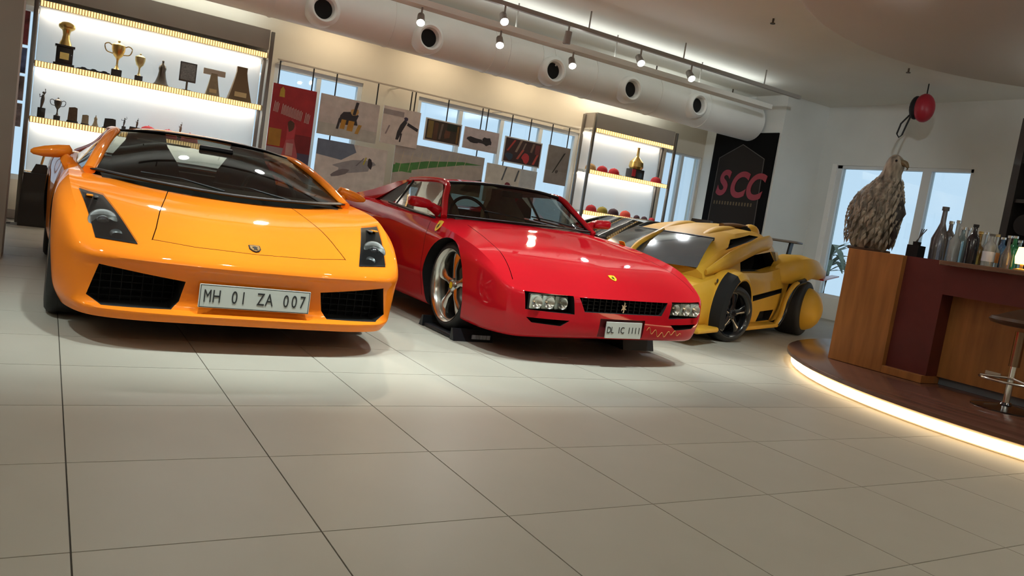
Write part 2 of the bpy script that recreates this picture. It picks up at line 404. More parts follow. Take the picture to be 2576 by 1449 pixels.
# more of both tracks above the picture's top edge
for k, (x, y, z) in enumerate(((1.15, 8.25, 3.16), (2.1, 8.25, 3.16))):
    spot((x, y, z), (x-0.5, 4.6, 0.5), 60, 'lit spotlight above the picture over the orange car, %s of two' % ('first', 'second')[k], 'spots above the picture edge', 50, (1, 0.97, 0.92), LENS)
spot((5.0, 3.3, 3.22), (10.4, 8.9, 1.9), 270, 'added unseen cool spotlight brightening the banner wall', None, 42, (0.86, 0.96, 1.0), LENSC, 0.9)  # unseen spotlight added to brighten the pier and banner wall
# spots over the car noses
for k, (x, tx, ty, e) in enumerate(((-1.2, 0.2, 4.6, 150), (0.45, 0.8, 4.5, 170), (1.35, 1.6, 4.4, 215), (2.6, 2.6, 4.4, 240), (3.9, 3.7, 4.6, 175), (4.8, 4.8, 5.0, 190))):
    spot((x, 3.3, 3.22), (tx, ty, 0.2), e, 'white spotlight over the car noses, number %s from the left' % ('one', 'two', 'three', 'four', 'five', 'six')[k], 'spots over the car noses', 56, (0.86, 1.0, 0.98), LENSC, 0.8)
# unseen round downlights, added out of view as ambient fill light
for (x, y, wh) in ((-3, -2.5, 'in the hall behind at far left'), (1, -2.5, 'in the hall just behind the viewer'), (5, -2.5, 'in the hall behind at right'), (9, -2.5, 'in the hall behind at far right'), (-3, 1.0, 'left of the viewer'), (3.6, 0.6, 'right of the viewer before the bar'), (-4, 5, 'left of the grey pillar')):
    t = thing('added_downlight', 'added unseen round ceiling downlight '+wh, 'downlight', (x, y, ZC), group='added unseen downlights')
    MB().lathe([(0.10, 0.0), (0.13, 0.0), (0.13, -0.012), (0.10, -0.012)], n=24).build('trim_ring', WHITE, t)
    MB().lathe([(0.0, -0.004), (0.10, -0.004)], n=24).build('lens', mat('added_downlight_lens', (1, 1, 1), emit=6.0, ecol=(1, 0.86, 0.68)), t)
    L = bpy.data.lights.new('added_downlight_beam', 'AREA'); L.shape = 'DISK'; L.size = 0.2; L.energy = 7; L.color = (1, 0.80, 0.58)
    o = link(bpy.data.objects.new('added_downlight_beam', L), t); o.location = (0, 0, -0.03)

# unseen wall lamps added behind the duct to brighten wall and pictures
for k, x in enumerate((3.2, 4.7, 6.2, 7.3)):
    t = thing('added_washer', 'added unseen warm wall-washer lamp behind the duct, %s from the left' % ('first', 'second', 'third', 'fourth')[k], 'wall lamp', (x, YB, 3.16), group='added wall washers behind the duct')
    MB().box((-.45, -.48, 0), (.45, -.001, .05), .008).build('lamp_housing', WHITE, t, None)
    MB().box((-.43, -.46, -.004), (.43, -.38, .0)).build('lens', mat('added_washer_lens', (1, 1, 1), emit=4.0, ecol=(1, .80, .52)), t, None)
    L = bpy.data.lights.new('added_washer_beam', 'AREA'); L.shape = 'RECTANGLE'; L.size = .86; L.size_y = .08; L.energy = 5.5; L.color = (1, .84, .60)
    o = link(bpy.data.objects.new('added_washer_beam', L), t); o.location = (0, -.42, -.012)

# unseen pendants added out of view to fill the ceiling with light
for k, (x, y) in enumerate(((0, -1.6), (5, -1.6), (-3.5, 3.0))):
    t = thing('fill_pendant', 'added unseen fill pendant in the hall behind, %s of three' % ('first', 'second', 'third')[k], 'pendant lamp', (x, y, 2.55), group='added fill pendants')
    MB().box((-.9, -.09, 0), (.9, .09, .05), .01).build('pendant_body', WHITE, t, None)
    for u in (-.8, .8): MB().cyl((u, 0, .05), (u, 0, ZC-2.55), .004, n=6).build('pendant_wire', GREYM, t)
    fill_uplight(t, (0, 0, .051), 1.7, .14, 42)

# ================================================================== CARS
# car space: X to the side (the picture's right for a car that faces us), Y back from the nose tip, Z up; ring lists are (back, side, up)
def ring_full(R):
    """R (ns,3) half ring from front centre to rear centre -> right half then mirrored left half, closed"""
    L = R[1:-1][::-1].copy(); L[:, 1] *= -1
    return np.vstack([R, L])

def car_shell(rings, centre, kc1, kc2, crown=2.0, m_=6, mr=4, bump=None, w0p=3):
    """closed body solid; rings (nr,ns,3): ring 0 is the shoulder line, the last one the underside edge"""
    A = np.asarray(rings, float)
    A = np.stack([cr(r, m_) for r in A])                     # (nr, NS, 3)
    A[:, 0, 1] = 0; A[:, -1, 1] = 0
    G = cr(A.reshape(len(A), -1), mr).reshape(-1, A.shape[1], 3)   # (NR, NS, 3)
    NS = A.shape[1]; i1, i2 = kc1*m_, kc2*m_
    C2 = cr(np.asarray(centre, float), m_); C = np.c_[C2[:, 0], np.zeros(len(C2)), C2[:, 1]]
    r0 = G[0]; Fv = r0[:i1+1]; Sd = r0[i1:i2+1]; Rv = r0[i2:][::-1]
    nu, nv = len(Sd), len(Fv)
    C[0] = Fv[0]; C[-1] = Rv[0]
    P = np.zeros((nu, nv, 3))
    for a in range(nu):
        u = a/(nu-1)
        for b in range(nv):
            v = b/(nv-1); g = v**crown
            base = C[a]*(1-v)+Sd[a]*v; base[2] = C[a][2]*(1-g)+Sd[a][2]*g
            lf = Fv[0]*(1-v)+Fv[-1]*v; lf[2] = Fv[0][2]*(1-g)+Fv[-1][2]*g
            lr = Rv[0]*(1-v)+Rv[-1]*v; lr[2] = Rv[0][2]*(1-g)+Rv[-1][2]*g
            P[a, b] = base+(1-u)**w0p*(Fv[b]-lf)+u**w0p*(Rv[b]-lr)
            if bump is not None and 0 < a < nu-1 and b < nv-1: P[a, b, 2] += bump(P[a, b, 1], P[a, b, 0])
    V = []; F = []
    def grid(Gd, flip):
        n = len(V); a, b = Gd.shape[:2]
        V.extend(map(tuple, Gd.reshape(-1, 3)))
        for i in range(a-1):
            for j in range(b-1):
                q = (n+i*b+j, n+i*b+j+1, n+(i+1)*b+j+1, n+(i+1)*b+j); F.append(q if not flip else q[::-1])
    M = np.array([1, -1, 1])
    grid(P, False); grid(P*M, True)
    grid(G, False); grid(G*M, True)
    bt = G[-1]; n = len(V)
    V.extend(map(tuple, bt)); V.extend(map(tuple, bt*M))
    for i in range(NS-1): F.append((n+i, n+i+1, n+NS+i+1, n+NS+i))
    bm = bmesh.new(); bv = [bm.verts.new((v[1], v[0], v[2])) for v in V]
    for f in F:
        try: bm.faces.new([bv[i] for i in f])
        except ValueError: pass
    bmesh.ops.remove_doubles(bm, verts=bm.verts, dist=2e-4)
    bmesh.ops.dissolve_degenerate(bm, edges=bm.edges, dist=1e-4)
    bmesh.ops.recalc_face_normals(bm, faces=bm.faces)
    return bm

def cutter(mb, mt): return (mb.V, mb.F, mt)
def groove(pts, wd, z0, z1):
    """thin upright slot that follows pts (side, back)"""
    mb = MB(); pts = [Vector((p[0], p[1], 0)) for p in pts]; V = []
    for i, p in enumerate(pts):
        d = (pts[min(i+1, len(pts)-1)]-pts[max(i-1, 0)]).normalized(); nrm = Vector((-d.y, d.x, 0))*wd/2
        V += [(p.x-nrm.x, p.y-nrm.y, z0), (p.x+nrm.x, p.y+nrm.y, z0), (p.x+nrm.x, p.y+nrm.y, z1), (p.x-nrm.x, p.y-nrm.y, z1)]
    F = [(0, 1, 2, 3), tuple(4*(len(pts)-1)+k for k in (3, 2, 1, 0))]
    for i in range(len(pts)-1):
        for k in range(4): F.append((4*i+k, 4*(i+1)+k, 4*(i+1)+(k+1) % 4, 4*i+(k+1) % 4))
    return mb.add(V, F)

def surf_patch(bvh, poly, d, off, n=14):
    """a cover that lies on the body: poly = 4 corner points in 3-D (ring order), cast along d"""
    a, b, c, e = [Vector(p) for p in poly]; d = Vector(d).normalized(); V = []; F = []
    for i in range(n+1):
        for j in range(n+1):
            u, v = i/n, j/n; p = (a*(1-u)+b*u)*(1-v)+(e*(1-u)+c*u)*v
            h = bvh.ray_cast(p-d*0.6, d)
            V.append((h[0] if h[0] else p)-d*off)
    for i in range(n):
        for j in range(n): F.append((i*(n+1)+j, (i+1)*(n+1)+j, (i+1)*(n+1)+j+1, i*(n+1)+j+1))
    return V, F
def hit(bvh, p, d, off=0.0):
    d = Vector(d).normalized(); h = bvh.ray_cast(Vector(p)-d*0.6, d); q = h[0] if h[0] else Vector(p)
    return q-d*off, (h[1] if h[0] else -d)

def ruled(bot, top, n=14, m_=10, bulge=0.0, mirror=False, thick=0.0):
    """sheet between two curves (lists of points), bowed outward; returns V, F"""
    B = cr(bot, max(1, n//(len(bot)-1))); T_ = cr(top, max(1, n//(len(top)-1))); N = min(len(B), len(T_)); B = B[:N]; T_ = T_[:N]
    cen = (B.mean(0)+T_.mean(0))/2; up = T_.mean(0)-B.mean(0); al = B[-1]-B[0]; nr = np.cross(al, up); nr /= np.linalg.norm(nr)+1e-9
    V = []; F = []
    for j in range(m_+1):
        t = j/m_
        for i in range(N): V.append(tuple(B[i]*(1-t)+T_[i]*t+nr*bulge*4*t*(1-t)))
    for j in range(m_):
        for i in range(N-1): F.append((j*N+i, j*N+i+1, (j+1)*N+i+1, (j+1)*N+i))
    return V, F
def mir(pts): return [(x, -y, z) for x, y, z in pts]

def alloy_wheel(parent, loc, side, R, rimR, wdt, spokes, rim_mat, spoke_w, name='wheel', hubcol=None, steer=0.0, dish=0.03, black=False, style='star'):
    """side -1: outer face looks to -X; +1: to +X"""
    t = bpy.data.objects.new(name, None); t.empty_display_size = 0.1; link(t, parent); t.location = loc; t.rotation_euler = (0, 0, side*PI/2+steer)
    # built with the outer face at y = -wdt/2
    h = wdt/2
    prof = [(rimR, -h+0.012), (rimR+0.02, -h), (R-0.03, -h+0.004), (R-0.008, -h+0.02), (R, -h+0.045), (R, h-0.045), (R-0.008, h-0.02), (R-0.03, h), (rimR, h)]
    ty = MB().lathe(prof, n=48, axis='y'); 
    for k in range(3):
        y = -h+0.065+k*(wdt-0.13)/2
        ty.lathe([(R+0.0008, y-0.004), (R+0.0008, y+0.004)], n=48, axis='y')
    ty.build('tyre', RUBBER, t, 40)
    MB().lathe([(rimR-0.006, h), (rimR-0.02, 0.02), (rimR-0.022, -h+0.03), (rimR-0.008, -h+0.012), (rimR+0.006, -h+0.002), (rimR+0.006, -h+0.02)], n=48, axis='y').build('rim', rim_mat, t, 40)
    MB().lathe([(0.0, 0.03), (0.15, 0.03), (0.15, 0.045), (0.0, 0.045)], n=32, axis='y').build('brake_disc', mat('brake_steel', (0.25, 0.24, 0.22), rough=0.4, metal=0.8), t)
    MB().lathe([(0.0, 0.06), (rimR-0.02, 0.06)], n=32, axis='y').build('wheel_back', MATTE, t)
    y0 = -h+dish
    for k in range(spokes):
        a = 2*PI*k/spokes+0.3
        ca, sa = math.cos(a), math.sin(a)
        W0, W1 = spoke_w; r0, r1 = 0.035, rimR-0.012
        secs = [(r0, W0*1.15, y0+0.004), (r0+(r1-r0)*0.35, W0*0.8, y0-0.004), (r0+(r1-r0)*0.75, W1*0.85, y0-0.002), (r1, W1*1.2, y0+0.012)]
        V = []; F = []
        for r, wd, yy in secs:
            for q, (s_, dy) in enumerate(((-1, 0.035), (-1, 0.010), (-0.45, 0.0), (0.45, 0.0), (1, 0.010), (1, 0.035))):
                u = s_*wd; V.append((r*ca-u*sa, yy+dy, r*sa+u*ca))
        for i in range(len(secs)-1):
            for q in range(5): F.append((i*6+q, i*6+q+1, (i+1)*6+q+1, (i+1)*6+q))
        F += [tuple(range(5, -1, -1)), tuple(range(18, 24))]
        MB().add(V, F).build('spoke', rim_mat, t, 40)
    hub = MB().lathe([(0.0, y0-0.014), (0.03, y0-0.012), (0.042, y0-0.002), (0.045, y0+0.03)], n=24, axis='y').build('hub_cap', rim_mat, t)
    if hubcol: MB().lathe([(0.0, y0-0.0155), (0.024, y0-0.0135)], n=20, axis='y').build('hub_badge', hubcol, hub)
    for k in range(5):
        a = 2*PI*k/5; MB().cyl((0.052*math.cos(a), y0+0.004, 0.052*math.sin(a)), (0.052*math.cos(a), y0-0.006, 0.052*math.sin(a)), 0.007, n=6).build('wheel_bolt', DARKMETAL, t)
    return t

def seat(parent, y, x, z, m_):
    s = MB(); s.box((x, y-0.25, z), (x+0.5, y+0.25, z+0.14), 0.05)
    secs = [(x+0.42, 0.25, z+0.10), (x+0.50, 0.26, z+0.30), (x+0.58, 0.22, z+0.50), (x+0.63, 0.14, z+0.62), (x+0.66, 0.12, z+0.72)]
    V = []; F = []
    for q, (xx, hw, zz) in enumerate(secs):
        for (dx, dy) in ((0, -0.8), (-0.05, -1), (-0.05, -0.75), (-0.02, 0), (-0.05, 0.75), (-0.05, 1), (0, 0.8), (0.10, 0.8), (0.10, -0.8)): V.append((xx+dx, y+dy*hw, zz))
    k = 9
    for i in range(len(secs)-1):
        for q in range(k): F.append((i*k+q, i*k+(q+1) % k, (i+1)*k+(q+1) % k, (i+1)*k+q))
    F += [tuple(range(k-1, -1, -1)), tuple(range((len(secs)-1)*k, len(secs)*k))]
    s.add(V, F); s.V = [(b, a, c) for a, b, c in s.V]
    return s.build('seat', m_, parent, 50)
def steering(parent, y, x, z, r=0.18):
    t = bpy.data.objects.new('steering_wheel', None); link(t, parent); t.location = (y, x, z); t.rotation_euler = (math.radians(65), 0, 0)
    n = 28; V = [(r*math.cos(2*PI*i/n), r*math.sin(2*PI*i/n), 0) for i in range(n+1)]
    MB().tube(V, 0.014, 8, cap=False).build('steering_rim', LEATHER, t)
    sp = MB()
    for a in (0, PI, -PI/2): sp.tube([(0, 0, 0), (r*math.cos(a), r*math.sin(a), 0)], 0.012, 6)
    sp.lathe([(0, 0.02), (0.04, 0.018), (0.05, -0.01)], n=16); sp.build('steering_spokes', LEATHER, t)
    return t

# ------------------------------------------------------------------ the orange supercar
def orange_car():
    root = thing('sports_car', 'orange low wedge supercar with white plate reading MH 01 ZA 007', 'car', (0.978, 4.05, 0))
    R = [
     [(.09,0,.505),(.095,.30,.507),(.13,.56,.512),(.20,.765,.522),(.43,.838,.660),(.70,.865,.755),(1.05,.868,.80),(1.5,.865,.825),(2.2,.86,.85),(2.9,.88,.89),(3.5,.90,.90),(4.0,.86,.88),(4.2,.6,.87),(4.24,.3,.87),(4.25,0,.87)],
     [(.035,0,.482),(.04,.3,.484),(.078,.57,.487),(.165,.795,.497),(.41,.885,.60),(.68,.918,.68),(1.05,.918,.71),(1.5,.905,.72),(2.2,.90,.74),(2.9,.93,.78),(3.5,.95,.78),(4.05,.92,.78),(4.27,.62,.78),(4.3,.3,.78),(4.3,0,.78)],
     [(0,0,.44),(.005,.3,.442),(.045,.58,.445),(.145,.805,.45),(.395,.90,.50),(.66,.932,.57),(1.05,.937,.58),(1.5,.93,.58),(2.2,.925,.58),(2.9,.945,.6),(3.5,.955,.6),(4.08,.94,.6),(4.29,.62,.6),(4.32,.3,.6),(4.32,0,.6)],
     [(.035,0,.385),(.04,.3,.385),(.075,.575,.387),(.165,.80,.39),(.395,.90,.40),(.66,.928,.42),(1.05,.933,.42),(1.5,.925,.42),(2.2,.915,.42),(2.9,.94,.44),(3.5,.955,.44),(4.09,.94,.44),(4.30,.62,.44),(4.33,.3,.44),(4.33,0,.44)],
     [(.05,0,.23),(.055,.3,.23),(.085,.57,.23),(.175,.79,.235),(.40,.888,.25),(.66,.91,.26),(1.05,.92,.26),(1.5,.905,.25),(2.2,.90,.25),(2.9,.93,.26),(3.5,.945,.28),(4.08,.92,.28),(4.28,.6,.28),(4.3,.3,.28),(4.3,0,.28)],
     [(-.005,0,.195),(0,.3,.195),(.035,.575,.195),(.145,.775,.193),(.39,.872,.195),(.66,.895,.20),(1.05,.90,.20),(1.5,.895,.19),(2.2,.89,.19),(2.9,.915,.2),(3.5,.925,.22),(4.06,.9,.23),(4.26,.58,.23),(4.28,.3,.23),(4.28,0,.23)],
     [(.02,0,.152),(.025,.3,.152),(.055,.565,.15),(.16,.75,.147),(.40,.845,.145),(.66,.865,.145),(1.05,.87,.145),(1.5,.875,.14),(2.2,.87,.14),(2.9,.89,.15),(3.5,.90,.18),(4.04,.88,.2),(4.24,.56,.2),(4.26,.3,.2),(4.26,0,.2)]]
    C = [(.09,.505),(.33,.605),(.62,.69),(.98,.77),(1.45,.82),(2.2,.86),(2.9,.90),(3.55,.90),(4.25,.87)]
    bm = car_shell(R, C, 3, 11, crown=2.2)
    bvh = BVHTree.FromBMesh(bm)
    mb = MB(); mb.bm(bm); body = mb.build('body', ORANGE, root, None)
    cuts = []; SHUT = mat('orange_shut_line', (0.22, 0.05, 0.008), rough=0.6)
    arch = mat('wheel_well_black', (0.004, 0.004, 0.004), rough=1.0)
    for sx in (-1, 1):
        for yc, r, w_ in ((0.95, 0.352, 0.5), (3.51, 0.365, 0.5)):
            cuts.append(cutter(MB().cyl((sx*w_, yc, 0.325), (sx*1.3, yc, 0.325), r, n=40), arch))
        intake = [(.342, .357), (.53, .378), (.725, .402), (.765, .245), (.70, .206), (.395, .213), (.362, .255)]
        cuts.append(cutter(MB().prism([(sx*a, b) for a, b in intake], -0.5, 0.30, 'y'), MATTE))
        cuts.append(cutter(groove([(sx*.50, 0.17), (sx*.475, .28), (sx*.44, .5), (sx*.39, .75), (sx*.345, 1.0)], 0.005, 0.3, 1.2), SHUT))
    cuts.append(cutter(groove([(-.50, .175), (-.3, .135), (0, .125), (.3, .135), (.50, .175)], 0.005, 0.485, 0.8), SHUT))
    cab = [(-.74, 1.10), (-.45, .93), (0, .87), (.45, .93), (.74, 1.10), (.76, 1.5), (.74, 2.3), (.62, 2.75), (-.62, 2.75), (-.74, 2.3), (-.76, 1.5)]
    cuts.append(cutter(MB().prism(cab, 0.30, 1.6, 'z'), MATTE))
    boolean(body, cuts); sharp(body.data, 32)
    # honeycomb grille behind each intake
    for sx in (-1, 1):
        g = MB()
        for i in range(9):
            x = .37+i*.048; g.box((sx*x-0.002, .235, .20), (sx*x+0.002, .25, .40))
        for z in (.235, .27, .305, .34, .375): g.box((sx*.57-.215, .236, z-.002), (sx*.57+.215, .249, z+.002))
        g.build('intake_grille', BLACK, root, None)
    # head lamps: black housing on the body, lamp bowls, clear cover
    for sx in (-1, 1):
        q = [(sx*.566, .125, .513), (sx*.748, .185, .520), (sx*.824, .600, .735), (sx*.712, .565, .725)]
        d = (0, 0.62, -0.78)
        V, F = surf_patch(bvh, q, d, 0.003, 16); h = mesh('headlight', V, F, BLACK, root, 60)
        c = (Vector(q[0])+Vector(q[1])*1.2+Vector(q[2])+Vector(q[3])*1.2)/4.4
        p, nrm = hit(bvh, (sx*.715, .31, .59), d, 0.005)
        o = MB().lathe([(0.0, -0.012), (0.03, -0.008), (0.045, 0.0), (0.062, 0.003), (0.068, 0.0)], n=28).build('lamp_bowl', mat('lamp_grey', (0.13, 0.13, 0.125), rough=0.35, metal=0.5), h)
        o.location = p; o.rotation_euler = Vector((0, -0.75, 0.65)).to_track_quat('Z', 'Y').to_euler()
        MB().sphere((0, 0, -0.02), 0.034, 16, 8).build('projector_lens', mat('projector_glass', (0.03, 0.03, 0.035), rough=0.05, coat=1), h).matrix_local = o.matrix_basis.copy()
        p, _ = hit(bvh, (sx*.66, .20, .55), d, 0.004)
        o = MB().lathe([(0.0, -0.006), (0.022, 0.0), (0.028, 0.002)], n=20).build('lamp_bowl', mat('lamp_grey_dim', (0.10, 0.105, 0.11), rough=0.3, metal=0.6), h); o.location = p; o.rotation_euler = Vector((0, -0.7, 0.7)).to_track_quat('Z', 'Y').to_euler()
        p, _ = hit(bvh, (sx*.775, .535, .70), d, 0.006)
        MB().box((-.016, -.05, -.004), (.016, .04, .006), .004).build('amber_lamp', AMBER, h).location = p
        p, _ = hit(bvh, (sx*.745, .53, .69), d, 0.006)
        MB().box((-.010, -.05, -.004), (.010, .03, .006), .003).build('side_lamp', mat('lamp_grey', (0,0,0)), h).location = p
        V, F = surf_patch(bvh, q, d, 0.016, 12); mesh('lamp_cover', V, F, LAMPCOVER, h, 60)
    # greenhouse: windscreen, roof, pillars, side windows, engine cover
    wb = [(-.745, 1.10, .822), (-.45, .93, .80), (0, .87, .785), (.45, .93, .80), (.745, 1.10, .822)]
    wt = [(-.575, 2.00, 1.085), (-.33, 1.90, 1.115), (0, 1.86, 1.125), (.33, 1.90, 1.115), (.575, 2.00, 1.085)]
    V, F = ruled(wb, wt, 24, 14, 0.0)
    V = [(x, y, z+0.045*4*((z-.8)/.32)*(1-(z-.8)/.32)*0.5) if .8 < z < 1.12 else (x, y, z) for x, y, z in V]
    mesh('windscreen', V, F, GLASS_DARK, root, 60)
    cow = [(-.745, 1.10, .824), (-.45, .925, .803), (0, .862, .788), (.45, .925, .803), (.745, 1.10, .824)]
    MB().tube(cr(cow, 6), 0.028, 8, flat=(1.2, 0.35)).build('cowl_panel', BLACK, root)
    rl = [(-.575, 2.00, 1.085), (-.33, 1.90, 1.115), (0, 1.86, 1.125), (.33, 1.90, 1.115), (.575, 2.00, 1.085)]
    rm = [(-.60, 2.35, 1.09), (-.34, 2.35, 1.148), (0, 2.35, 1.162), (.34, 2.35, 1.148), (.60, 2.35, 1.09)]
    rr = [(-.60, 2.75, 1.075), (-.34, 2.75, 1.125), (0, 2.75, 1.14), (.34, 2.75, 1.125), (.60, 2.75, 1.075)]
    G = np.stack([cr(q, 5) for q in (rl, rm, rr)]); G = cr(G.reshape(3, -1), 6).reshape(13, -1, 3)
    def gridmesh(G): a, b = G.shape[:2]; return [tuple(v) for v in G.reshape(-1, 3)], [(i*b+j, i*b+j+1, (i+1)*b+j+1, (i+1)*b+j) for i in range(a-1) for j in range(b-1)]
    V, F = gridmesh(G); mesh('roof', V, F, ORANGE, root, 60)
    MB().tube(cr([(x, y-0.005, z+0.004) for x, y, z in rl], 6), 0.022, 8, flat=(1, 0.4)).build('windscreen_header', BLACK, root)
    re = [(-.62, 4.15, .885), (-.34, 4.2, .89), (0, 4.2, .89), (.34, 4.2, .89), (.62, 4.15, .885)]
    re1 = [(-.62, 2.82, .925), (-.34, 2.82, .93), (0, 2.82, .935), (.34, 2.82, .93), (.62, 2.82, .925)]
    V, F = ruled(re1, rr, 16, 4); mesh('rear_window', V, F, GLASS_CLEAR, root, 60)
    G = np.stack([cr(q, 5) for q in (re1, re)]); G = cr(G.reshape(2, -1), 6).reshape(7, -1, 3); V, F = gridmesh(G); mesh('engine_cover', V, F, ORANGE, root, 60)
    for sx in (-1, 1):
        rail = [(sx*.765, 1.08, .815), (sx*.70, 1.42, .945), (sx*.635, 1.78, 1.045), (sx*.592, 2.02, 1.082), (sx*.60, 2.35, 1.090), (sx*.60, 2.75, 1.06), (sx*.65, 3.3, .97), (sx*.75, 3.9, .895)]
        MB().tube(cr(rail, 6), [0.034]*(7*6+1), 10, flat=(1.0, 0.75)).build('roof_pillar', ORANGE, root, 60)
        sb = [(sx*.80, 1.20, .82), (sx*.81, 1.7, .84), (sx*.80, 2.3, .86), (sx*.78, 2.75, .885)]
        st = [(sx*.735, 1.24, .885), (sx*.635, 1.80, 1.04), (sx*.60, 2.3, 1.085), (sx*.61, 2.72, 1.05)]
        V, F = ruled(sb, st, 18, 6, 0.0); mesh('side_window', V, F, GLASS_DARK, root, 60)
        # mirrors: leaf shaped housing on a bent arm
        mr_ = bpy.data.objects.new('wing_mirror', None); link(mr_, root); mr_.location = (sx*.865, 1.50, .80)
        MB().tube(cr([(sx*-.02, 0.02, 0.0), (sx*.012, 0.0, .05), (sx*.035, 0.02, .095)], 6), [.05, .046, .043, .04, .038, .035, .033, .032, .031, .03, .03, .03, .03], 10, flat=(0.55, 1.0)).build('mirror_arm', ORANGE, mr_)
        secs = [(.20, .006, .008, .068), (.185, .022, .02, .070), (.13, .045, .034, .078), (.06, .056, .040, .090), (.0, .052, .038, .100), (-.018, .02, .012, .10)]
        V = []; F = []; k = 14
        for (xx, ry, rz, zc) in secs:
            for i in range(k): V.append((sx*xx, math.cos(2*PI*i/k)*ry+0.03, zc+math.sin(2*PI*i/k)*rz))
        for i in range(len(secs)-1):
            for q in range(k): F.append((i*k+q, i*k+(q+1) % k, (i+1)*k+(q+1) % k, (i+1)*k+q))
        F += [tuple(range(k)), tuple(range((len(secs)-1)*k, len(secs)*k))]
        MB().add(V, F).build('mirror_housing', ORANGE, mr_, 60)
    # interior
    MB().box((-.72, 1.15, .40), (.72, 2.72, .46)).build('cabin_floor', MATTE, root)
    MB().prism([(1.0, .60), (1.02, .79), (1.35, .815), (1.45, .76), (1.45, .60)], -.70, .70, 'x').build('dashboard', LEATHER, root)
    for x in (-.36, .36): seat(root, x, 1.78, .42, LEATHER)
    MB().box((-.66, 2.55, .45), (.66, 2.62, .87), .03).build('rear_bulkhead', mat('bulkhead_trim', (0.10, 0.09, 0.07), rough=0.8), root)
    steering(root, .36, 1.52, .80)
    MB().box((-.11, 1.60, 1.015), (.11, 1.63, 1.075), .012).build('rear_view_mirror', BLACK, root)
    for sx in (-1, 1): MB().box((sx*.30-.17, 1.86, 1.045), (sx*.30+.17, 2.0, 1.055), .004).build('sun_visor', mat('visor_cloth', (0.30, 0.30, 0.22), rough=0.9), root)
    # wipers
    for x0, x1 in ((-.05, -.5), (.35, -.1)):
        MB().tube([(x0, .90, .805), ((x0+x1)/2, 1.02, .84), (x1, 1.06, .845)], .006, 6).build('wiper', BLACK, root)
    # plate
    pl = MB().box((-.28, .012, .24), (.28, .022, .36), .004).build('number_plate', PLATE, root, None)
    text_row('letter', 'MH 01 ZA 007', .092, INK, pl, (0, .0105, .298), (PI/2, 0, 0), .0435, sx=0.66)
    bd = MB(); e = .003
    for a, b in (((-.275, .0115, .243), (.275, .0125, .243+e)), ((-.275, .0115, .357-e), (.275, .0125, .357)), ((-.275, .0115, .243), (-.275+e, .0125, .357)), ((.275-e, .0115, .243), (.275, .0125, .357))): bd.box(a, b)
    bd.build('plate_border', INK, pl, None, clean=False)
    # shield badge on the bonnet
    p, nrm = hit(bvh, (0, .175, .545), (0, .5, -.86), 0.001)
    sh = [(-.030, .034), (0, .040), (.030, .034), (.030, -.006), (.018, -.028), (0, -.040), (-.018, -.028), (-.030, -.006)]
    bo = MB().prism(sh, 0, .004, 'z').build('bonnet_badge', BLACK, root, None); bo.location = p; bo.rotation_euler = nrm.to_track_quat('Z', 'Y').to_euler()
    bo.rotation_euler = (math.radians(22), 0, 0)
    MB().prism([(a*.82, b*.84) for a, b in sh], .004, .0055, 'z').build('badge_face', GOLD, bo, None)
    MB().prism([(-.012, .012), (.002, .018), (.014, .008), (.008, -.006), (.012, -.018), (.002, -.012), (-.010, -.018), (-.006, -.002)], .0055, .007, 'z').build('badge_emblem', BLACK, bo, None)
    for sx in (-1, 1):
        alloy_wheel(root, (sx*.812, .95, .325), sx, .325, .235, .235, 5, SILVER, (.035, .055))
        alloy_wheel(root, (sx*.80, 3.51, .335), sx, .335, .24, .29, 5, SILVER, (.035, .055))
    # dark underbody tray and front splitter
    MB().box((-.72, .3, .13), (.72, 4.1, .16)).build('underbody', MATTE, root, None)
    return root
orange_car()

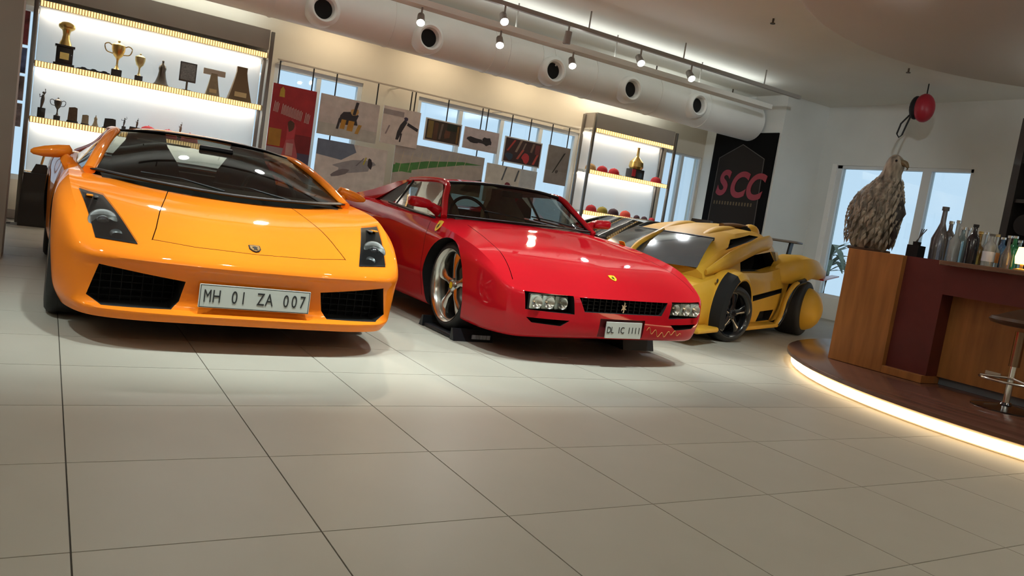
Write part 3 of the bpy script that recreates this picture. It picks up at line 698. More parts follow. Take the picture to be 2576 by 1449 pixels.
# ------------------------------------------------------------------ the red supercar
SHIELD = [(-.030, .034), (0, .038), (.030, .034), (.030, -.006), (.018, -.028), (0, -.040), (-.018, -.028), (-.030, -.006)]
HORSE = [(-.006, -.034), (-.002, -.022), (-.008, -.012), (-.014, -.018), (-.016, -.026), (-.019, -.016), (-.012, -.004), (-.016, .006), (-.022, .012), (-.012, .012), (-.008, .006), (-.003, .014), (-.004, .026), (.000, .033), (.003, .026), (.009, .022), (.005, .017), (.007, .008), (.014, .012), (.017, .006), (.010, .002), (.008, -.006), (.016, -.010), (.017, -.018), (.011, -.013), (.003, -.014), (.004, -.024), (.001, -.035)]
def red_car():
    root = thing('sports_car', 'red wedge supercar with silver five-spoke wheels and yellow shield badges', 'car', (3.44, 4.11, 0), (0, -0.025, 0))
    AZ = 0.375
    R = [
     [(0,0,.488),(.008,.35,.488),(.045,.62,.493),(.13,.795,.508),(.32,.868,.612),(.55,.888,.695),(.95,.886,.765),(1.35,.878,.808),(2.0,.882,.842),(2.7,.89,.88),(3.3,.90,.90),(4.0,.86,.88),(4.16,.58,.865),(4.2,.3,.86),(4.21,0,.86)],
     [(-.022,0,.472),(-.014,.35,.472),(.025,.635,.477),(.112,.822,.49),(.31,.898,.575),(.55,.918,.625),(.95,.918,.665),(1.35,.912,.70),(2.0,.912,.73),(2.7,.925,.77),(3.3,.935,.79),(4.05,.9,.78),(4.22,.6,.78),(4.25,.3,.78),(4.25,0,.78)],
     [(-.030,0,.43),(-.022,.35,.43),(.018,.64,.432),(.105,.83,.44),(.305,.905,.52),(.55,.925,.565),(.95,.93,.58),(1.35,.925,.58),(2.0,.922,.58),(2.7,.945,.6),(3.3,.955,.62),(4.07,.92,.62),(4.24,.6,.62),(4.27,.3,.62),(4.27,0,.62)],
     [(-.030,0,.34),(-.022,.35,.34),(.018,.64,.34),(.105,.83,.345),(.305,.905,.40),(.55,.928,.44),(.95,.932,.45),(1.35,.928,.44),(2.0,.925,.44),(2.7,.945,.46),(3.3,.955,.48),(4.07,.92,.48),(4.24,.6,.48),(4.27,.3,.48),(4.27,0,.48)],
     [(-.028,0,.29),(-.020,.35,.29),(.02,.635,.285),(.11,.82,.285),(.31,.895,.31),(.55,.918,.33),(.95,.92,.33),(1.35,.905,.32),(2.0,.90,.32),(2.7,.925,.34),(3.3,.935,.36),(4.06,.9,.36),(4.22,.6,.36),(4.25,.3,.36),(4.25,0,.36)],
     [(-.015,0,.215),(-.007,.35,.215),(.035,.62,.208),(.125,.795,.20),(.33,.872,.20),(.55,.892,.20),(.95,.895,.21),(1.35,.885,.21),(2.0,.88,.21),(2.7,.905,.22),(3.3,.915,.25),(4.04,.88,.27),(4.18,.58,.28),(4.2,.3,.28),(4.2,0,.28)],
     [(.015,0,.195),(.023,.35,.195),(.065,.60,.185),(.15,.765,.175),(.34,.84,.17),(.55,.862,.17),(.95,.865,.18),(1.35,.86,.18),(2.0,.855,.18),(2.7,.88,.19),(3.3,.89,.22),(4.02,.86,.25),(4.16,.56,.26),(4.18,.3,.26),(4.18,0,.26)]]
    C = [(0,.488),(.17,.605),(.46,.69),(.88,.785),(1.28,.865),(2.0,.885),(2.7,.90),(3.3,.90),(4.21,.86)]
    bm = car_shell(R, C, 3, 11, crown=2.6)
    bvh = BVHTree.FromBMesh(bm)
    mb = MB(); mb.bm(bm); body = mb.build('body', RED, root, None)
    cuts = []; arch = mat('wheel_well_black', (0,0,0)); dark = mat('dark_red_recess', (0.10, 0.004, 0.006), rough=0.5)
    for sx in (-1, 1):
        for yc, r in ((.95, .345), (3.40, .35)):
            cuts.append(cutter(MB().cyl((sx*.5, yc, AZ), (sx*1.3, yc, AZ), r, n=40), arch))
        cuts.append(cutter(MB().prism([(sx*.43, .478), (sx*.765, .482), (sx*.752, .368), (sx*.41, .358)], -.5, .10, 'y'), BLACK))
        cuts.append(cutter(MB().prism([(sx*.44, .315), (sx*.74, .318), (sx*.70, .285), (sx*.50, .275)], -.5, .12, 'y'), MATTE))
        cuts.append(cutter(groove([(sx*.80, .175), (sx*.73, .5), (sx*.68, .9), (sx*.66, 1.16)], .005, .3, 1.2), dark))
        # side intake for the door strakes
        cuts.append(cutter(MB().prism([(2.0, .60), (2.95, .66), (2.95, .36), (2.0, .36)], sx*.84, sx*1.2, 'x'), MATTE))
        # door shut lines
        for pts in ([(1.36, .82), (1.33, .6), (1.33, .24)],):
            for (a, b), (c, d) in zip(pts[:-1], pts[1:]):
                cuts.append(cutter(MB().prism([(a-.003, b), (a+.003, b), (c+.003, d), (c-.003, d)], sx*.86, sx*1.2, 'x'), dark))
    cuts.append(cutter(MB().prism([(-.385, .472), (.385, .472), (.335, .378), (-.335, .378)], -.5, .09, 'y'), MATTE))
    cuts.append(cutter(MB().prism([(-.20, .34), (.19, .34), (.19, .20), (-.20, .20)], -.5, -.012, 'y'), dark))
    cab = [(-.70, 1.46), (-.4, 1.30), (0, 1.24), (.4, 1.30), (.70, 1.46), (.75, 1.9), (.74, 2.3), (.62, 2.6), (-.62, 2.6), (-.74, 2.3), (-.75, 1.9)]
    cuts.append(cutter(MB().prism(cab, .36, 1.6, 'z'), MATTE))
    boolean(body, cuts); sharp(body.data, 32)
    # grille bars, silver horse
    gr = MB().box((-.38, .05, .376), (.38, .06, .474)).build('grille', MATTE, root, None)
    for i in range(15):
        x = -.35+i*.05; MB().box((x-.003, .0, .378), (x+.003, .05, .472)).build('grille_bar', BLACK, gr, None)
    for z in (.40, .425, .45): MB().box((-.37, .01, z-.002), (.37, .05, z+.002)).build('grille_slat', BLACK, gr, None)
    MB().prism([(a*1.15, b*1.15) for a, b in HORSE], -.012, -.004, 'y').build('horse_emblem', SILVER, gr, None).location = (0, .0, .424)
    for sx in (-1, 1):
        h = MB().box((sx*.595-.145, .045, .368), (sx*.595+.145, .06, .474), .004).build('headlight', BLACK, root, None)
        for k, (a, b) in enumerate(((.445, .545), (.55, .645), (.65, .735))):
            MB().box((min(sx*a, sx*b), .028, .376), (max(sx*a, sx*b), .046, .468), .008).build('lamp_lens', LAMPGLASS, h, 60)
            MB().lathe([(0, .03), (.025, .025), (.04, .012)], n=18, axis='y', c=((sx*(a+b)/2), .0, .422)).build('lamp_bowl', SILVER, h)
        MB().box((sx*.595-.15, -.004+.03, .474), (sx*.595+.15, .03, .4755)).build('lamp_trim', CHROME, h, None)
        V, F = ruled([(sx*.44, .012, .366), (sx*.74, .075, .37)], [(sx*.44, .012, .474), (sx*.745, .075, .478)], 8, 4); mesh('lamp_cover', V, F, LAMPCOVER, h, 60)
    # greenhouse
    wb_ = [(-.705, 1.46, .862), (-.4, 1.30, .868), (0, 1.24, .872), (.4, 1.30, .868), (.705, 1.46, .862)]
    wt = [(-.555, 1.80, 1.125), (-.3, 1.73, 1.150), (0, 1.70, 1.157), (.3, 1.73, 1.150), (.555, 1.80, 1.125)]
    V, F = ruled(wb_, wt, 24, 12, 0); mesh('windscreen', V, F, GLASS_DARK, root, 60)
    MB().tube(cr([(x, y-.01, z+.004) for x, y, z in wb_], 6), .016, 8, flat=(1, .4)).build('cowl_strip', BLACK, root)
    fr = MB(); fr.tube(cr([(x, y-.004, z+.002) for x, y, z in wt], 6), .012, 8); fr.tube([wb_[0], wt[0]], .012, 8); fr.tube([wb_[-1], wt[-1]], .012, 8); fr.build('windscreen_seal', BLACK, root)
    rm = [(-.575, 2.15, 1.135), (-.3, 2.15, 1.17), (0, 2.15, 1.18), (.3, 2.15, 1.17), (.575, 2.15, 1.135)]
    rr = [(-.57, 2.55, 1.115), (-.3, 2.55, 1.15), (0, 2.55, 1.16), (.3, 2.55, 1.15), (.57, 2.55, 1.115)]
    def gridmesh(G): a, b = G.shape[:2]; return [tuple(v) for v in G.reshape(-1, 3)], [(i*b+j, i*b+j+1, (i+1)*b+j+1, (i+1)*b+j) for i in range(a-1) for j in range(b-1)]
    G = np.stack([cr(q, 5) for q in (wt, rm, rr)]); V, F = gridmesh(cr(G.reshape(3, -1), 6).reshape(13, -1, 3)); mesh('roof', V, F, RED, root, 60)
    re = [(-.62, 4.0, .895), (-.3, 4.05, .9), (0, 4.05, .9), (.3, 4.05, .9), (.62, 4.0, .895)]
    r1 = [(-.52, 2.62, .93), (-.28, 2.62, .94), (0, 2.62, .945), (.28, 2.62, .94), (.52, 2.62, .93)]
    G = np.stack([cr(q, 5) for q in (r1, re)]); V, F = gridmesh(cr(G.reshape(2, -1), 6).reshape(7, -1, 3)); mesh('engine_cover', V, F, RED, root, 60)
    V, F = ruled(rr, r1, 16, 4); mesh('rear_window', V, F, GLASS_DARK, root, 60)
    for sx in (-1, 1):
        rail = [(sx*.735, 1.43, .845), (sx*.65, 1.62, .995), (sx*.575, 1.79, 1.118), (sx*.588, 2.15, 1.132), (sx*.585, 2.5, 1.115)]
        MB().tube(cr(rail, 6), .026, 10).build('roof_pillar', RED, root, 60)
        # flying buttress: solid fin from the roof to the rear deck
        bt = MB(); poly = [(2.45, 1.128), (2.75, 1.09), (3.2, .985), (3.75, .895), (3.0, .885), (2.85, .95), (2.62, 1.06)]
        V = []; n = len(poly)
        for off in (0, 1):
            for (yy, zz) in poly:
                xx = .585+(1.128-zz)*.62-(.05 if off else 0); V.append((sx*xx, yy, zz))
        bt.add(V, [tuple(range(n)), tuple(range(2*n-1, n-1, -1))]+[(i, (i+1) % n, n+(i+1) % n, n+i) for i in range(n)]).build('rear_buttress', RED, root, 30)
        V = [(sx*.60, 2.52, 1.10), (sx*.635, 2.68, 1.04), (sx*.70, 2.95, .90), (sx*.735, 2.50, .895), (sx*.68, 2.42, .99)]
        mesh('quarter_window', V, [(0, 1, 2, 3, 4)], BLACK, root)
        sb = [(sx*.775, 1.52, .848), (sx*.78, 1.8, .862), (sx*.775, 2.1, .878), (sx*.755, 2.42, .895)]
        st = [(sx*.715, 1.56, .95), (sx*.595, 1.82, 1.110), (sx*.60, 2.1, 1.12), (sx*.605, 2.40, 1.11)]
        V, F = ruled(sb, st, 18, 6); mesh('side_window', V, F, GLASS_CLEAR, root, 60)
        MB().tube([(sx*.755, 2.36, .89), (sx*.68, 2.38, 1.0), (sx*.603, 2.40, 1.112)], .011, 8).build('door_pillar', BLACK, root)
        MB().tube(cr([(sx*.80, 1.46, .835), (sx*.80, 1.8, .852), (sx*.795, 2.2, .876), (sx*.775, 2.5, .893)], 5), .010, 8).build('window_seal', BLACK, root)
        mr_ = bpy.data.objects.new('wing_mirror', None); link(mr_, root); mr_.location = (sx*.78, 1.58, .86)
        MB().tube(cr([(sx*-.06, -.02, .02), (sx*.0, -.02, .05), (sx*.06, -.03, .07)], 4), [.05, .048, .045, .042, .04, .038, .036, .034, .034], 10, flat=(.7, .9)).build('mirror_arm', RED, mr_)
        secs = [(.02, .05, .022, .065), (.05, .062, .035, .072), (.10, .066, .040, .078), (.175, .062, .040, .082), (.20, .045, .032, .084), (.206, .015, .012, .084)]
        V = []; F = []; k = 16
        for (xx, ry, rz, zc) in secs:
            for i in range(k):
                c, s = math.cos(2*PI*i/k), math.sin(2*PI*i/k); c = math.copysign(abs(c)**.6, c); s = math.copysign(abs(s)**.6, s)
                V.append((sx*xx, c*ry-.02, zc+s*rz))
        for i in range(len(secs)-1):
            for q in range(k): F.append((i*k+q, i*k+(q+1) % k, (i+1)*k+(q+1) % k, (i+1)*k+q))
        F += [tuple(range(k)), tuple(range((len(secs)-1)*k, len(secs)*k))]
        MB().add(V, F).build('mirror_housing', RED, mr_, 60)
        for i, z in enumerate((.40, .45, .50, .55, .60)):
            MB().prism([(2.0, z-.012), (2.95, z+(i*.004)-.012), (2.95, z+i*.004+.010), (2.0, z+.010)], sx*.86, sx*.935, 'x').build('door_strake', RED, root, None)
        p, nrm = hit(bvh, (sx*.87, 1.19, .775), (-sx*.8, 0, -.6), .001)
        b = MB().prism([(x*1.25, y*1.25) for x, y in SHIELD], 0, .003, 'z').build('fender_badge', mat('badge_yellow', (.75, .50, .02), rough=.35), root, None)
        b.location = p; b.matrix_local = Matrix.Translation(p) @ Matrix(((0, sx*0.55, sx*.83), (sx*1, 0, 0), (0, .83, -.0))).to_4x4() if False else Matrix.Translation(p) @ (Matrix.Rotation(sx*PI/2, 4, 'Z') @ Matrix.Rotation(math.radians(60), 4, 'X'))
        MB().prism([(x*.75, y*.75) for x, y in HORSE], .003, .0045, 'z').build('badge_horse', BLACK, b, None)
    # interior
    MB().box((-.70, 1.5, .42), (.70, 2.58, .47)).build('cabin_floor', MATTE, root)
    MB().prism([(1.36, .62), (1.38, .855), (1.62, .87), (1.70, .82), (1.70, .62)], -.66, .66, 'x').build('dashboard', LEATHER, root)
    for x in (-.36, .36): seat(root, x, 1.86, .42, CREAM)
    steering(root, -.36, 1.72, .86)
    MB().box((-.10, 1.66, 1.07), (.10, 1.69, 1.12), .012).build('rear_view_mirror', BLACK, root)
    for x0, x1 in ((.1, -.4), (.5, .05)): MB().tube([(x0, 1.27, .885), ((x0+x1)/2, 1.34, .915), (x1, 1.40, .935)], .006, 6).build('wiper', BLACK, root)
    # plates, badge, gold signature
    pl = MB().box((-.155, -.045, .212), (.155, -.035, .325), .003).build('number_plate', PLATE, root, None)
    text_row('letter', 'DL 1C 1111', .062, INK, pl, (0, -.0465, .268), (PI/2, 0, 0), .029, sx=.8)
    p, nrm = hit(bvh, (0, .155, .60), (0, .4, -.9), .001)
    b = MB().prism([(x*.9, y*.9) for x, y in SHIELD], 0, .003, 'z').build('bonnet_badge', mat('badge_yellow', (0,0,0)), root, None); b.location = p; b.rotation_euler = (math.atan2(-nrm.y, nrm.z), 0, 0)
    MB().prism([(x*.62, y*.62) for x, y in HORSE], .003, .004, 'z').build('badge_horse', BLACK, b, None)
    pts = []
    for i in range(90):
        t = i/89; x = .22+.36*t; z = .262+.022*math.sin(t*34)*(1-.4*t)+.012*math.sin(t*9+1)-.02*t
        q, _ = hit(bvh, (x, -.0, z), (0, 1, 0), .001); pts.append(q)
    MB().tube(pts, .0022, 5).build('gold_signature', mat('gold_pen', (.62, .34, .10), rough=.4, metal=.3), root)
    for sx in (-1, 1):
        alloy_wheel(root, (sx*.765, .95, AZ), sx, .322, .262, .225, 5, SILVER, (.028, .052), hubcol=mat('badge_yellow', (0,0,0)), dish=.045)
        alloy_wheel(root, (sx*.79, 3.40, AZ), sx, .325, .262, .26, 5, SILVER, (.028, .052), dish=.045)
    MB().box((-.7, .3, .165), (.7, 4.0, .19)).build('underbody', MATTE, root, None)
    return root
red_car()
# the wheels stand on low black dollies
dm = mat('dolly_black', (0.010, 0.011, 0.014), rough=.4)
for k, (x, y, h_, lab) in enumerate(((-.765, .95, .033, 'low black wheel dolly with pale print under the red car front wheel beside orange car'), (.765, .95, .071, 'black wheel dolly under the red car front wheel on the plate side'), (-.79, 3.40, .030, 'low black wheel dolly under the red car rear wheel beside the orange car'), (.79, 3.40, .069, 'black wheel dolly under the red car rear wheel beside the black coupe'))):
    t = thing('wheel_dolly', lab, 'wheel dolly', (3.44+x, 4.11+y, 0), group='wheel dollies of the red car')
    MB().box((-.15, -.24, 0), (.15, .24, h_-.003), .01).build('dolly_plate', dm, t)
    MB().prism([(-.30, 0), (-.24, 0), (-.24, h_+.05), (-.26, h_+.05)], -.16, .16, 'x').build('wheel_stop', dm, t)
    MB().prism([(.30, 0), (.24, 0), (.24, h_+.05), (.26, h_+.05)], -.16, .16, 'x').build('wheel_stop', dm, t)
    if k == 0:
        MB().box((-.02, -.303, .02), (.13, -.30, .05)).build('printed_strip', mat('pale_print', (.30, .34, .40), rough=.5, noise=.6, nscale=60, stretch=(1, 1, .1)), t)

# ------------------------------------------------------------------ the yellow custom car
def yellow_car():
    a = math.radians(66); e = Vector((math.sin(a), math.cos(a), 0)); n = Vector((math.cos(a), -math.sin(a), 0))
    P0 = onZ(1826, 861, 0.0); o = P0-n*0.82-e*1.0+e*0.05
    root = thing('custom_car', 'yellow and black custom concept car with bulging fenders and dome wheel covers', 'car', (o.x, o.y, 0), (0, 0, -a))
    R = [
     [(.06,0,.50),(.07,.25,.50),(.10,.46,.51),(.20,.62,.52),(.45,.68,.58),(.75,.70,.64),(1.1,.71,.685),(1.6,.72,.70),(2.2,.72,.72),(2.8,.72,.80),(3.4,.70,.86),(4.0,.64,.84),(4.25,.42,.82),(4.28,.2,.82),(4.29,0,.82)],
     [(.0,0,.42),(.01,.26,.42),(.05,.50,.42),(.15,.67,.43),(.42,.73,.47),(.75,.75,.53),(1.1,.755,.57),(1.6,.765,.60),(2.2,.765,.62),(2.8,.76,.66),(3.4,.73,.70),(4.05,.66,.70),(4.3,.43,.70),(4.33,.2,.70),(4.34,0,.70)],
     [(.0,0,.27),(.01,.26,.27),(.05,.50,.27),(.15,.68,.27),(.42,.74,.28),(.75,.76,.30),(1.1,.765,.32),(1.6,.775,.34),(2.2,.775,.36),(2.8,.77,.38),(3.4,.73,.42),(4.05,.65,.45),(4.28,.42,.48),(4.3,.2,.48),(4.3,0,.48)],
     [(.06,0,.14),(.07,.24,.14),(.11,.47,.14),(.2,.63,.13),(.45,.69,.13),(.75,.71,.13),(1.1,.72,.13),(1.6,.73,.13),(2.2,.73,.14),(2.8,.72,.16),(3.4,.68,.22),(4.0,.6,.28),(4.2,.4,.32),(4.22,.2,.32),(4.22,0,.32)]]
    C = [(.06,.50),(.35,.58),(.65,.64),(1.0,.68),(1.6,.70),(2.2,.72),(2.8,.80),(3.4,.86),(4.29,.82)]
    bm = car_shell(R, C, 3, 11, crown=2.2); mb = MB(); mb.bm(bm); body = mb.build('body', YELLOW, root, None)
    cuts = []; arch = mat('wheel_well_black', (0,0,0))
    for sx in (-1, 1):
        cuts.append(cutter(MB().cyl((sx*.45, 1.0, .29), (sx*1.3, 1.0, .29), .335, n=36), arch))
        cuts.append(cutter(MB().cyl((sx*.50, 3.25, .32), (sx*1.4, 3.25, .32), .37, n=36), arch))
        cuts.append(cutter(MB().prism([(1.40, .44), (2.72, .555), (2.72, .50), (1.40, .375)], sx*.70, sx*1.2, 'x'), MATTE))
        cuts.append(cutter(MB().prism([(2.05, .285), (2.55, .30), (2.55, .17), (2.05, .165)], sx*.66, sx*1.2, 'x'), MATTE))
    cuts.append(cutter(MB().prism([(-.56, 1.42), (.56, 1.42), (.56, 2.92), (-.56, 2.92)], .45, 1.4, 'z'), MATTE))
    boolean(body, cuts); sharp(body.data, 32)
    # cabin block with cut windows
    poly = [(.20, .665), (.80, .985), (1.30, 1.115), (2.15, 1.195), (2.45, 1.12), (2.65, .95), (2.85, .80), (2.85, .62), (.20, .62)]
    W = lambda z: .74-.42*(z-.62)
    st_ = cr([(.50, .70), (.80, .86), (1.10, .985), (1.60, 1.10), (2.10, 1.165), (2.45, 1.18), (2.75, 1.12), (2.95, .98), (3.15, .82)], 4)
    V = []; F = []; k = 9
    for y, zt in st_:
        hh = zt-.60; half = [(.64, .60), (.625, .60+.45*hh), (.57, .60+.80*hh), (.46, .60+.95*hh), (0, .60+1.02*hh)]
        for x, z in half[:-1]: V.append((-x, y, z))
        V.append((0, y, half[-1][1]))
        for x, z in half[:-1][::-1]: V.append((x, y, z))
    for i in range(len(st_)-1):
        for q in range(k): F.append((i*k+q, i*k+(q+1) % k, (i+1)*k+(q+1) % k, (i+1)*k+q))
    F += [tuple(range(k)), tuple(range((len(st_)-1)*k, len(st_)*k))]
    cab = MB().add(V, F).build('cabin', YELLOW, root, None)
    cc = [cutter(MB().prism([(-.50, 1.46), (.50, 1.46), (.50, 2.86), (-.50, 2.86)], .5, .98, 'z'), MATTE)]
    for sx in (-1, 1):
        cc.append(cutter(MB().prism([(1.50, .845), (2.58, .955), (2.88, .74), (1.56, .70)], sx*.40, sx*1.2, 'x'), MATTE))
        cc.append(cutter(MB().prism([(1.14, .90), (1.45, 1.02), (2.05, 1.105), (2.30, 1.105), (1.70, 1.0)], sx*.36, sx*1.2, 'x'), MATTE))
    boolean(cab, cc); sharp(cab.data, 30)
    wsb = [(-.57, .50, .685), (-.3, .42, .68), (0, .40, .68), (.3, .42, .68), (.57, .50, .685)]
    wst = [(-.45, 1.14, .995), (-.22, 1.10, .995), (0, 1.09, .995), (.22, 1.10, .995), (.45, 1.14, .995)]
    V, F = ruled(wsb, wst, 20, 8); mesh('windscreen', [(x, y-.012, z+.03*math.sin(PI*(z-.68)/.33)+.012) for x, y, z in V], F, mat('smoked_windscreen', (.055, .065, .075), rough=.12, coat=1.0), root, 60)
    MB().tube(cr([(x, y-.02, z) for x, y, z in wst], 5), .03, 8, flat=(1, .6)).build('windscreen_header', BLACK, root)
    MB().tube(cr([(-.12, .36, .69), (-.12, .60, .85), (-.12, 1.10, 1.01)], 5), .028, 8).build('windscreen_spine', YELLOW, root, 60)
    # twin roof humps and the rear roof pod
    for x in (-.24, .24):
        MB().tube(cr([(x, 1.25, 1.0), (x, 1.7, 1.095), (x, 2.2, 1.15), (x, 2.6, 1.12)], 6), [.02+.06*math.sin(PI*min(1, i/14)) if i < 14 else .03 for i in range(19)], 12, flat=(1, .5)).build('roof_hump', YELLOW, root, 60)
    pod = MB().sphere((.36, 2.45, 1.13), .11, 18, 10, sc=(1, 1.3, 1)).build('roof_pod', YELLOW, root, 60)
    MB().cyl((.36, 2.27, 1.135), (.36, 2.31, 1.135), .065, n=20).build('pod_mouth', MATTE, pod)
    MB().tube(cr([(.16, 2.05, 1.17), (.24, 2.25, 1.195), (.34, 2.38, 1.19)], 5), .045, 10, flat=(1, .6)).build('roof_scoop', mat('brown_tint', (.16, .07, .02), rough=.4), root)
    for sx in (-1, 1):
        # long body rail from the nose up to the rear of the roof
        MB().tube(cr([(sx*.64, .55, .665), (sx*.65, .95, .765), (sx*.64, 1.5, .895), (sx*.615, 2.05, 1.00), (sx*.58, 2.55, 1.055), (sx*.50, 2.92, 1.03)], 6), [.03+.06*min(1, i/8) if i < 24 else .09-.012*(i-23) for i in range(31)], 12, flat=(.42, 1.0)).build('body_rail', YELLOW, root, 60)
        MB().prism([(2.62, .96), (2.72, .97), (3.00, .70), (2.90, .70)], sx*.58, sx*.645, 'x').build('silver_pillar', mat('silver_paint', (.55, .56, .54), rough=.3, metal=.5), root, None)
        # front fender: yellow cowl and black arch
        V = []; F = []; N = 22
        for i in range(N+1):
            t = math.radians(200-215*i/N); c, s = math.cos(t), math.sin(t)
            for (r, x) in ((.335, .60), (.335, .885), (.352, .892), (.405, .86), (.43, .76), (.40, .62)): V.append((sx*x, 1.0+c*r*(1.12 if c < 0 else 1), .29+s*r*1.02))
        for i in range(N):
            for q in range(6): F.append((i*6+q, i*6+(q+1) % 6, (i+1)*6+(q+1) % 6, (i+1)*6+q))
        F += [tuple(range(6)), tuple(range(N*6, N*6+6))]
        MI = []
        for i in range(N):
            for q in range(6): MI.append(1 if q in (0,) or (i < 9 and q in (2, 3)) else 0)
        MI += [1, 1]
        fm = MB(); fm.add(V, F); fm.MI = MI; fm.build('front_fender', [YELLOW, MATTE], root, 45)
        MB().box((min(sx*.55, sx*.86), .06, .12), (max(sx*.55, sx*.86), .58, .17), .02).build('front_skirt', YELLOW, root)
        # rear fender: big shell over the rear wheel
        secs = []  # along Y: (y, inner x, outer x, top z, low z)
        for (y, xi, xo, zt, zl) in ((2.62, .62, .74, .80, .62), (2.78, .61, .86, .90, .62), (2.98, .60, .95, .96, .65), (3.25, .58, .99, .975, .71), (3.6, .56, .99, .945, .70), (4.0, .52, .93, .895, .73), (4.3, .48, .86, .855, .75), (4.6, .46, .78, .82, .765), (4.95, .44, .66, .79, .765)):
            secs.append([(xi, y, zl), (xo-.03, y, zl), (xo, y, zl+.03), (xo, y, (zl+zt)/2), (xo-.06, y, zt-.03), ((xi+xo)/2, y, zt), (xi, y, zt-.02)])
        G = cr(np.array(secs).reshape(len(secs), -1), 4).reshape(-1, 7, 3); Vn = [(sx*v[0], v[1], v[2]) for v in G.reshape(-1, 3)]; L = len(G)
        F = [(i*7+q, i*7+(q+1) % 7, (i+1)*7+(q+1) % 7, (i+1)*7+q) for i in range(L-1) for q in range(7)]+[tuple(range(7)), tuple(range((L-1)*7, L*7))]
        rf = MB().add(Vn, F).build('rear_fender', YELLOW, root, 45)
        MB().prism([(3.55, .72), (4.35, .78), (4.35, .765), (3.55, .70)], sx*.93, sx*1.025, 'x').build('tail_lamp', mat('tail_red', (.4, .02, .02), rough=.2), rf, None)
        MB().tube(cr([(sx*.95, 2.95, .68), (sx*.90, 2.80, .62), (sx*.86, 2.72, .45), (sx*.84, 2.70, .25), (sx*.82, 2.60, .13)], 6), .035, 8).build('arch_trim', BLACKPAINT, root, 60)
        MB().tube(cr([(sx*.93, 2.88, .66), (sx*.89, 2.74, .60), (sx*.85, 2.66, .44), (sx*.83, 2.64, .24), (sx*.81, 2.54, .12)], 6), .028, 8).build('arch_trim', YELLOW, root, 60)
        MB().box((min(sx*.6, sx*.84), 1.36, .10), (max(sx*.6, sx*.84), 2.62, .15), .02).build('side_skirt', YELLOW, root)
        # fuel-cap like dots on the side
        for (y, z) in ((.62, .60), (.72, .585), (.86, .60)): MB().lathe([(0, .008), (.018, .006), (.024, 0)], n=14, axis='x', c=(sx*.742, y, z)).build('side_rivet', DARKMETAL, root)
        wf = alloy_wheel(root, (sx*.755, 1.0, .288), sx, .288, .222, .20, 5, BLACKPAINT, (.03, .045), steer=(-.40 if sx > 0 else -.30), dish=.02)
        wr_ = alloy_wheel(root, (sx*.80, 3.25, .335), sx, .335, .25, .32, 5, BLACKPAINT, (.03, .045))
        MB().lathe([(.0, -.34), (.08, -.332), (.16, -.30), (.22, -.25), (.255, -.185), (.262, -.15)], n=32, axis='y').build('dome_cover', YELLOW, wr_, 60)
    MB().box((-.5, 4.0, 1.12), (.5, 4.30, 1.15), .012).build('rear_wing', mat('wing_grey', (.13, .11, .09), rough=.5), root)
    for x in (-.38, .38): MB().prism([(4.0, .80), (4.15, .80), (4.25, 1.125), (4.1, 1.125)], x-.012, x+.012, 'x').build('wing_strut', BLACK, root, None)
    MB().box((-.6, .3, .10), (.6, 4.0, .14)).build('underbody', MATTE, root, None)
    MB().box((-.45, 1.5, .6), (.45, 2.7, .64)).build('cabin_floor', MATTE, root, None)
    for x in (-.26, .26): seat(root, x, 1.85, .50, LEATHER)
    return root
yellow_car()

